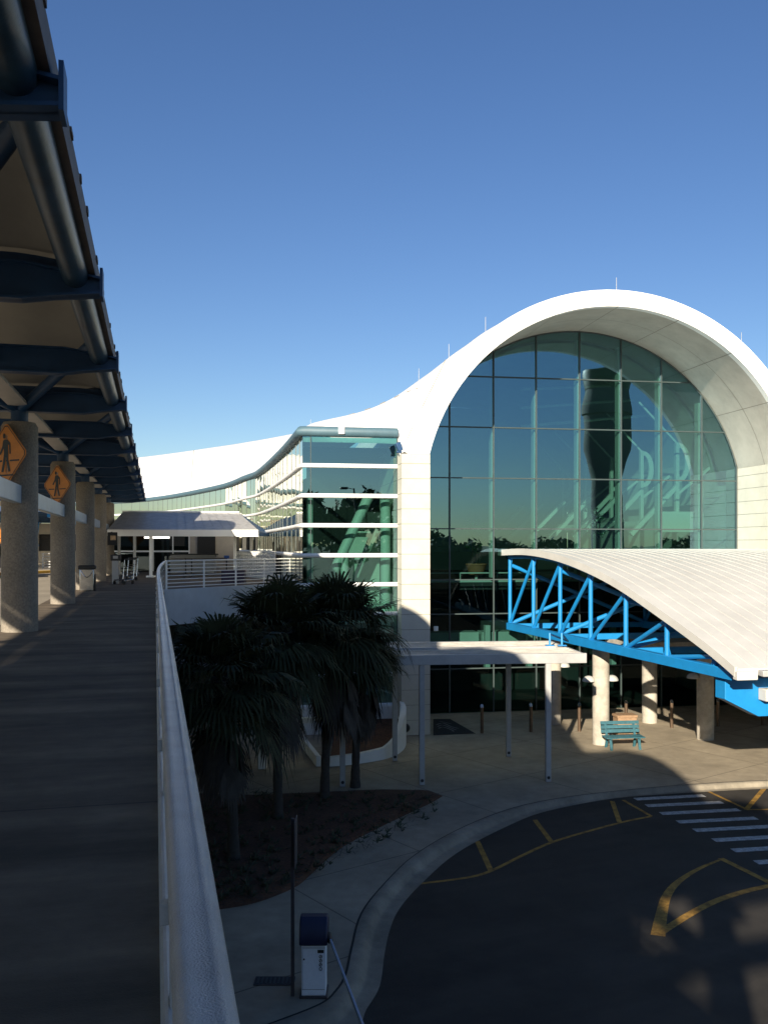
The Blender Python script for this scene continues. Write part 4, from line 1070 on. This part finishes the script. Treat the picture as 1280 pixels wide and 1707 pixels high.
# far white fence across the deck edge
FN2 = thing('white_fence', 'white metal fence with eight horizontal rails at the far end of the walkway', 'fence', fence_a)
fd = (fence_b-fence_a)
for k in range(8):
    z = 0.10+k*0.138
    mb = MB(); mb.tube([fence_a+Vector((0,0,z)), fence_b+Vector((0,0,z))], 0.024 if k == 7 else 0.016, 8); mb.build('rail', 'bar_white', FN2)
for t in (0.0, 0.27, 0.52, 0.76, 1.0):
    mb = MB(); mb.box(fence_a+fd*t+Vector((0,0,0.54)), (0.06, 0.06, 1.10)); mb.build('post', 'bar_white', FN2, bevel=0.004)

# ================================================================ entrance at the far end of the walkway
EC = thing('entrance_canopy', 'low pitched grey metal canopy with white fascia over the terminal doors', 'canopy', Vector((-11, 48, DZ)))
e0, e1 = P(180, 888, 47.0), P(431, 889, 46.0)
r0, r1 = P(205, 853.5, 53.5), P(399, 855, 53.0)
mb = MB(); mb.slab([[e0+Vector((0,0,0.15)), e1+Vector((0,0,0.15))], [r0, r1]], (0,0,-0.06)); mb.build('pitched_roof', 'entry_roof', EC, smooth=0)
k = MB()
for i in range(16):
    t = (i+0.5)/16; k.span(lerp(e0, e1, t)+Vector((0,0,0.16)), lerp(r0, r1, t)+Vector((0,0,0.01)), 0.02, 0.012)
k.build('roof_rib', 'entry_roof', EC, smooth=0)
mb = MB(); mb.span(e0+Vector((0,0,0.0)), e1+Vector((0,0,0.0)), 0.12, 0.34); mb.build('fascia', 'white', EC, bevel=0.01)
mb = MB(); mb.poly([e1+Vector((0.02,0,0.14)), r1+Vector((0.02,0,-0.02)), Vector((e1.x+0.02, r1.y, e1.z-0.1)), e1+Vector((0.02,0,-0.15))]); mb.build('gable_panel', 'navy', EC, smooth=0)
mb = MB(); mb.span(r0+Vector((0,0,0.04)), r1+Vector((0,0,0.04)), 0.12, 0.08); mb.build('ridge_cap', 'bar_white', EC)
for px, py in ((225, 957), (252, 963), (392, 962), (419, 960), (447, 958), (199, 958)):
    d = 1.65*F_PX/(py-HY); c = P(px, py, d)
    mb = MB(); mb.box(c+Vector((0,0,1.1)), (0.14, 0.14, 2.3)); p = mb.build('post', 'bar_white', EC, bevel=0.01)
    mb = MB(); mb.box(c+Vector((0,0,0.06)), (0.42, 0.42, 0.10)); mb.build('post_foot', 'bar_white', p, bevel=0.02)
mb = MB(); a = P(262, 896, 48.0); mb.tube([a-Vector((0.65,0,0)), a+Vector((0.65,0,0))], 0.05, 8); mb.build('lit_tube', 'tube_lamp', EC)
# shop-like front with dark glass behind the canopy
SF = thing('storefront', 'dark glazed terminal doors with pale wall panels behind the low canopy', 'shopfront', Vector((-14, 56, DZ)))
y0 = 57.0
def S(px, z): return Vector(((px-CX)/F_PX*y0, y0, z))
x0, x1, x2 = S(150, 0).x, S(317, 0).x, S(392, 0).x
mb = MB(); mb.poly([(x0, y0, DZ+0.05), (x1, y0, DZ+0.05), (x1, y0, DZ+2.6), (x0, y0, DZ+2.6)]); mb.build('glazing', 'glass_shop', SF, smooth=0, fix=False)
mb = MB(); mb.box(((x0+x1)/2, y0-0.05, DZ+1.28), (x1-x0, 0.08, 0.10))
for px in (200, 226, 256, 289, 316): mb.box((S(px, 0).x, y0-0.05, DZ+1.3), (0.07, 0.07, 2.5))
mb.build('door_frame', 'bar_white', SF, smooth=0)
mb = MB(); mb.box(((x1+x2)/2, y0+0.1, DZ+1.4), (x2-x1, 0.25, 2.8)); mb.build('wall_panel', 'storefront_wall', SF, smooth=0)
mb = MB(); mb.box((S(345, 0).x, y0-0.1, DZ+1.7), (1.1, 0.06, 1.6)); mb.build('window', 'black', SF, smooth=0)
mb = MB(); mb.box((S(296, 0).x, y0+0.0, DZ+2.0), (0.9, 0.1, 0.8)); mb.build('notice_board', 'black', SF, bevel=0.01)
mb = MB(); mb.box(((x0+x2)/2, y0+1.6, DZ+1.5), (x2-x0, 0.2, 3.2)); mb.build('inner_wall', 'dark', SF, smooth=0)
mb = MB(); mb.box(((x0+x2)/2+0.0, y0+0.6, DZ+3.0), (x2-x0+0.5, 1.4, 0.5)); mb.build('lintel', 'storefront_wall', SF, smooth=0)

# block grid on a dark backing, built to stand in for a reflection
t = thing('reflected_lattice', 'white block grid standing in for a reflection behind the right end of the white fence', 'screen', P(440, 968, 43))
mb = MB(); a = Vector((-7.7, 48.6, DZ)); b = Vector((-5.35, 45.2, DZ)); L = (b-a).length; d = (b-a)/L
n = 16
for i in range(n+1): mb.box(a+d*L*i/n+Vector((0,0,0.66)), (0.075, 0.10, 1.32), d, Vector((-d.y, d.x, 0)))
for k in range(8): mb.box(a+d*L/2+Vector((0,0,0.05+0.18*k)), (L, 0.085, 0.06), d, Vector((-d.y, d.x, 0)))
mb.build('block_grid', 'lattice', t, smooth=0)
mb = MB(); mb.box((a+b)/2+Vector((-d.y, d.x, 0))*0.35+Vector((0,0,0.6)), (L, 0.1, 1.2), d, Vector((-d.y, d.x, 0))); mb.build('dark_backing', 'black', t, smooth=0)
t = thing('planter_box', 'dark purple square planter box standing behind the white fence', 'planter', P(386, 972, 42))
c = G(388, 973, DZ); mb = MB(); mb.box(c+Vector((0,0.3,0.28)), (1.0, 0.5, 0.56)); mb.build('box', 'purple', t, bevel=0.02)
mb = MB(); mb.box(c+Vector((0,0.3,0.575)), (0.92, 0.42, 0.03)); mb.build('soil', 'mulch', t)
t = thing('queue_barrier', 'black belt queue barrier with a blue end post behind the white fence', 'barrier', P(330, 965, 44))
pts = [G(281, 962, DZ), G(310, 963, DZ), G(320, 963, DZ), G(378, 960, DZ)]
for p in pts:
    mb = MB(); mb.lathe([(0.16, 0), (0.16, 0.03), (0.035, 0.05), (0.035, 1.0)], p, 12); mb.build('stanchion', 'black', t)
mb = MB(); mb.span(pts[0]+Vector((0,0,0.93)), pts[3]+Vector((0,0,0.95)), 0.02, 0.07); mb.build('belt', 'black', t)
mb = MB(); mb.box(pts[3]+Vector((0,0,1.02)), (0.28, 0.1, 0.16)); mb.build('belt_head', 'belt_blue', t, bevel=0.02)
# counter in the shade of the canopy
t = thing('counter_desk', 'grey check-in counter in the shade behind the queue barrier', 'counter', G(300, 960, DZ))
c = G(305, 958, DZ)+Vector((0,3.0,0)); mb = MB(); mb.box(c+Vector((0,0,0.55)), (2.6, 0.7, 1.1)); mb.build('body', 'grey_metal', t, bevel=0.02)
mb = MB(); mb.box(c+Vector((0,-0.03,1.12)), (2.8, 0.85, 0.06)); mb.build('counter_top', 'black', t, bevel=0.01)

# trash bin, kiosk, luggage carts, screen
def on_deck(px, py): return G(px, py, DZ)
t = thing('waste_bin', 'stainless steel waste bin with black lid against the third pillar', 'bin', on_deck(146, 985), math.radians(14))
mb = MB(); mb.box((0, 0, 0.40), (0.50, 0.50, 0.80)); mb.build('body', 'stainless', t, local=True, bevel=0.03)
mb = MB(); mb.box((0, 0, 0.855), (0.60, 0.58, 0.14)); mb.build('lid', 'black', t, local=True, bevel=0.03)
mb = MB(); mb.tube([(-0.22+0.44*i/12, -0.262-0.02*math.sin(PI*i/12), 0.76-0.26*math.sin(PI*i/12)) for i in range(13)], 0.014, 8); mb.build('flap_rim', 'chrome', t, local=True)
mb = MB(); mb.box((0.27, 0.05, 0.30), (0.04, 0.46, 0.58)); mb.build('side_panel', 'black', t, local=True)
t = thing('payment_kiosk', 'slim grey payment kiosk with black screen head beside the luggage carts', 'kiosk', on_deck(193, 973), math.radians(10))
mb = MB(); mb.box((0, 0, 0.5), (0.26, 0.35, 1.0)); mb.build('pedestal', 'grey_metal', t, local=True, bevel=0.02)
mb = MB(); mb.box((0.02, -0.02, 1.12), (0.42, 0.34, 0.26)); mb.build('head', 'black', t, local=True, bevel=0.02)
mb = MB(); mb.box((0.02, -0.196, 1.14), (0.2, 0.012, 0.12)); mb.build('screen', 'grey_metal', t, local=True)
ca = None
for i, (px, py, lab) in enumerate(((207, 974, 'chrome luggage cart standing next to the grey kiosk'), (214, 968, 'second luggage cart parked behind the first by the kiosk'))):
    if ca is None:
        ca = thing('luggage_cart', lab, 'cart', on_deck(px, py), math.radians(-20), 'luggage carts by the kiosk')
        mb = MB()
        for x in (-0.26, 0.26): mb.tube([(x, -0.35, 0.16), (x, 0.30, 0.20), (x, 0.42, 1.05)], 0.018, 8)
        for z in (0.45, 0.75): mb.tube([(-0.26, 0.34, z), (0.26, 0.34, z)], 0.014, 8)
        mb.build('frame', 'chrome', ca, local=True)
        mb = MB(); mb.box((0, -0.02, 0.20), (0.5, 0.66, 0.03)); mb.build('platform', 'black', ca, local=True)
        mb = MB(); mb.tube([(-0.28, 0.43, 1.05), (0.28, 0.43, 1.05)], 0.03, 10); mb.build('handle', 'black', ca, local=True)
        for x, y in ((-0.24, -0.32), (0.24, -0.32), (-0.24, 0.28), (0.24, 0.28)):
            mb = MB(); mb.tube([(x-0.02, y, 0.08), (x+0.02, y, 0.08)], 0.08, 14); mb.build('wheel', 'black', ca, local=True)
    else:
        c = copy_tree(ca); c.location = on_deck(px, py); c['label'] = lab
t = thing('hanging_screen', 'black framed information screen fixed high on the last pillar', 'screen', P(188, 898, 44.2), math.radians(12))
mb = MB(); mb.box((0, 0, 0), (0.46, 0.10, 0.62)); mb.build('frame', 'black', t, local=True, bevel=0.02)
mb = MB(); mb.box((0.03, -0.056, 0.04), (0.24, 0.012, 0.22)); mb.build('picture', 'skin_poster', t, local=True)
mb = MB(); mb.span((-0.05, 0.02, 0.3), (-0.05, 0.4, 0.3), 0.06, 0.06); mb.build('bracket', 'black', t, local=True)

# ---- beyond the pillars: the sunlit upper road with its far side
t = thing('pickup_truck', 'black pickup truck with red tail lamp parked across the upper road', 'truck', on_deck(-14, 964), math.radians(20))
mb = MB(); mb.box((0, 0.0, 0.72), (1.9, 2.2, 0.62)); mb.build('cargo_bed', 'car_black', t, local=True, bevel=0.06)
mb = MB(); mb.hexa([(-0.92, 1.1, 0.45), (0.92, 1.1, 0.45), (0.92, 3.6, 0.45), (-0.92, 3.6, 0.45), (-0.78, 1.25, 1.75), (0.78, 1.25, 1.75), (0.78, 2.7, 1.75), (-0.78, 2.7, 1.75)]); mb.build('cab', 'car_black', t, local=True, bevel=0.08)
mb = MB(); mb.box((0, -1.17, 0.48), (1.9, 0.14, 0.18)); mb.build('bumper', 'chrome', t, local=True, bevel=0.03)
for x in (-0.86, 0.86):
    mb = MB(); mb.box((x, -1.105, 0.80), (0.16, 0.03, 0.36)); mb.build('tail_lamp', 'red', t, local=True, bevel=0.01)
    for y in (-0.4, 2.8):
        mb = MB(); mb.tube([(x-0.1*(1 if x > 0 else -1), y, 0.36), (x+0.06*(1 if x > 0 else -1), y, 0.36)], 0.36, 22); mb.build('wheel', 'black', t, local=True)
mb = MB(); mb.box((0, 1.19, 1.35), (1.3, 0.03, 0.5)); mb.build('rear_window', 'glass_shop', t, local=True)
mb = MB(); mb.span(on_deck(-60, 962)+Vector((0,0,0.08)), on_deck(170, 951)+Vector((0,0,0.08)), 0.3, 0.16)
tag(mb.build('traffic_island_kerb', 'yellow_kerb', bevel=0.03), 'yellow painted kerb across the sunlit upper road', 'kerb')
t = thing('white_fence', 'short white rail fence on the far side of the upper road', 'fence', on_deck(90, 950))
a, b = on_deck(72, 948), on_deck(103, 948)
for k in range(6):
    mb = MB(); mb.tube([a+Vector((0,0,0.12+0.19*k)), b+Vector((0,0,0.12+0.19*k))], 0.04, 8); mb.build('rail', 'white_paint', t)
for q in (0, 0.55, 1.0):
    mb = MB(); mb.box(lerp(a, b, q)+Vector((0,0,0.55)), (0.09, 0.09, 1.1)); mb.build('post', 'white_paint', t)
t = thing('opposite_canopy', 'bright blue trussed canopy with pale roof on concrete columns far along the upper road', 'canopy', W(74, -11, DZ))
for s in (64, 72, 80, 88):
    mb = MB(); mb.lathe([(0.36, 0), (0.36, 3.3)], W(s, -10.5, DZ), 20); mb.build('column', 'pillar', t)
    for q in (-1, 1):
        mb = MB(); mb.tube(smooth_path([W(s, -10.5, DZ+1.5), W(s+q*1.2, -10.3, DZ+1.7), W(s+q*2.6, -10.0, DZ+2.6), W(s+q*3.6, -9.8, DZ+3.6)], 6), 0.14, 10); mb.build('curved_strut', 'sky_blue', t)
for l in (-6.4, -10.5, -14.6):
    mb = MB(); mb.span(W(61, l, DZ+3.6), W(92, l, DZ+3.6), 0.25, 0.4); mb.build('long_beam', 'sky_blue', t)
for k in range(9):
    mb = MB(); mb.span(W(61+3.9*k, -6.0, DZ+3.9), W(61+3.9*k, -15, DZ+3.9), 0.2, 0.3); mb.build('cross_beam', 'navy', t)
mb = MB(); rows = [[W(s, l, DZ+z) for s in (61, 92)] for l, z in ((-5.8, 4.1), (-8, 4.7), (-10.5, 4.95), (-13, 4.7), (-15.2, 4.1))]
mb.slab(rows, (0,0,0.08)); mb.build('vaulted_roof', 'fabric_top', t, smooth=60)
t = thing('garage_block', 'pale concrete garage block with dark openings far across the upper road', 'building', W(88, -24, 0))
mb = MB(); mb.box(W(94, -22, 4.6), (38, 10, 9.2), WR, WV); mb.build('wall', 'storefront_wall', t, smooth=0)
for k in range(7):
    mb = MB(); mb.box(W(88.95, -36+5.6*k, DZ+1.9), (4.4, 0.1, 1.5), WR, WV); mb.build('opening', 'black', t, smooth=0)

# ================================================================ what the glass mirrors: trees, a mast and a tower behind the camera
def leafy_tree(lab, base, h, rad, seed):
    rnd = random.Random(seed)
    t = thing('oak_tree', lab, 'tree', base, rnd.uniform(0, 6), 'oak trees beyond the car park')
    mb = MB(); mb.tube([(0,0,0), (0.1,0,h*0.3), (0.0,0.2,h*0.62)], [0.4, 0.3, 0.14], 10)
    for k in range(5):
        a = k*1.3; mb.tube([(0.05,0,h*(0.3+0.05*k)), (rad*0.5*math.cos(a), rad*0.5*math.sin(a), h*0.62)], [0.16, 0.05], 7)
    mb.build('trunk', 'tree_bark', t, local=True)
    mb = MB()
    cl = [(Vector((rnd.gauss(0, rad*0.42), rnd.gauss(0, rad*0.42), h*0.62+rnd.uniform(-0.25, 0.28)*h)), rnd.uniform(0.25, 0.45)*rad) for _ in range(16)]
    for c, r in cl:
        for k in range(75):
            d = Vector((rnd.gauss(0,1), rnd.gauss(0,1), rnd.gauss(0,0.8))).normalized()
            p = c+d*r*rnd.uniform(0.6, 1.05); e = Vector((rnd.gauss(0,1), rnd.gauss(0,1), rnd.gauss(0,1))).normalized(); f = d.cross(e).normalized(); q = rnd.uniform(0.45, 0.9)
            mb.add([p-e*q, p+f*q*0.6, p+e*q, p-f*q*0.6], [(0,1,2,3)])
    mb.build('crown', 'tree_leaf', t, local=True, smooth=0, fix=False)
k = 0
for x, y, h, r in ((20, -62, 15.5, 5.0), (28, -66, 17.0, 6), (36, -66, 16.5, 5.5), (46, -74, 10.0, 5), (56, -82, 8.6, 5), (66, -84, 8.0, 5), (77, -86, 8.6, 5.5), (90, -80, 7.6, 5), (103, -78, 8.0, 5.5), (116, -72, 8.4, 5.5), (129, -66, 8.4, 5.5), (142, -58, 8.4, 5.5), (10, -70, 15, 5.5), (0, -76, 14, 5.5)):
    k += 1
    leafy_tree('bushy dark oak tree standing beyond the car park behind the viewpoint', (x, y, -0.2), h, r, 40+k)
leafy_tree('tall spreading oak tree behind the walkway whose leaves dapple the road', tuple(W(-38, -24.2, -0.2)), 26, 3.6, 77)
t = thing('street_lamp', 'tall black street lamp with square head behind the viewpoint', 'street lamp', (16.5, -22, RZ))
MB().tube([(0,0,0), (0,0,13.2)], [0.13, 0.08], 10).build('pole', 'black', t, local=True)
mb = MB(); mb.span((0,0,13.1), (-0.9,0,13.25), 0.06, 0.06); mb.box((-1.1,0,13.2), (0.75, 0.5, 0.2)); mb.build('lamp_head', 'black', t, local=True, bevel=0.03)
t = thing('control_tower', 'airport control tower behind the viewpoint, coloured dark for its backlit side', 'tower', (88, -82, -0.2))
MB().lathe([(3.2, 0), (2.9, 12), (2.9, 20), (3.6, 23), (4.6, 26), (4.6, 33), (4.9, 33.2), (4.9, 34), (4.2, 38)], n=20).build('shaft', 'tower', t, local=True)
MB().lathe([(4.3, 38), (4.8, 41), (4.6, 41.6), (1.0, 42.5)], n=20).build('cab', 'black', t, local=True)

t = thing('sky_light_blocker', 'long low unseen block added behind the viewpoint to cut the sky light', 'building', (-25, -55, RZ))
mb = MB()  # unseen building added behind the camera to lower ambient light in the shade
for z in (0.2, 3.6, 7.0, 10.4): mb.box((-27, -58, z+0.15), (84, 26, 0.35))
for z in (0.75, 4.2, 7.6, 11.0): mb.box((-27, -45.0, z), (84, 0.25, 1.0))
mb.box((-27, -60, 5.5), (80, 20, 11))
mb.build('blocker_mass', 'storefront_wall', t, smooth=0)
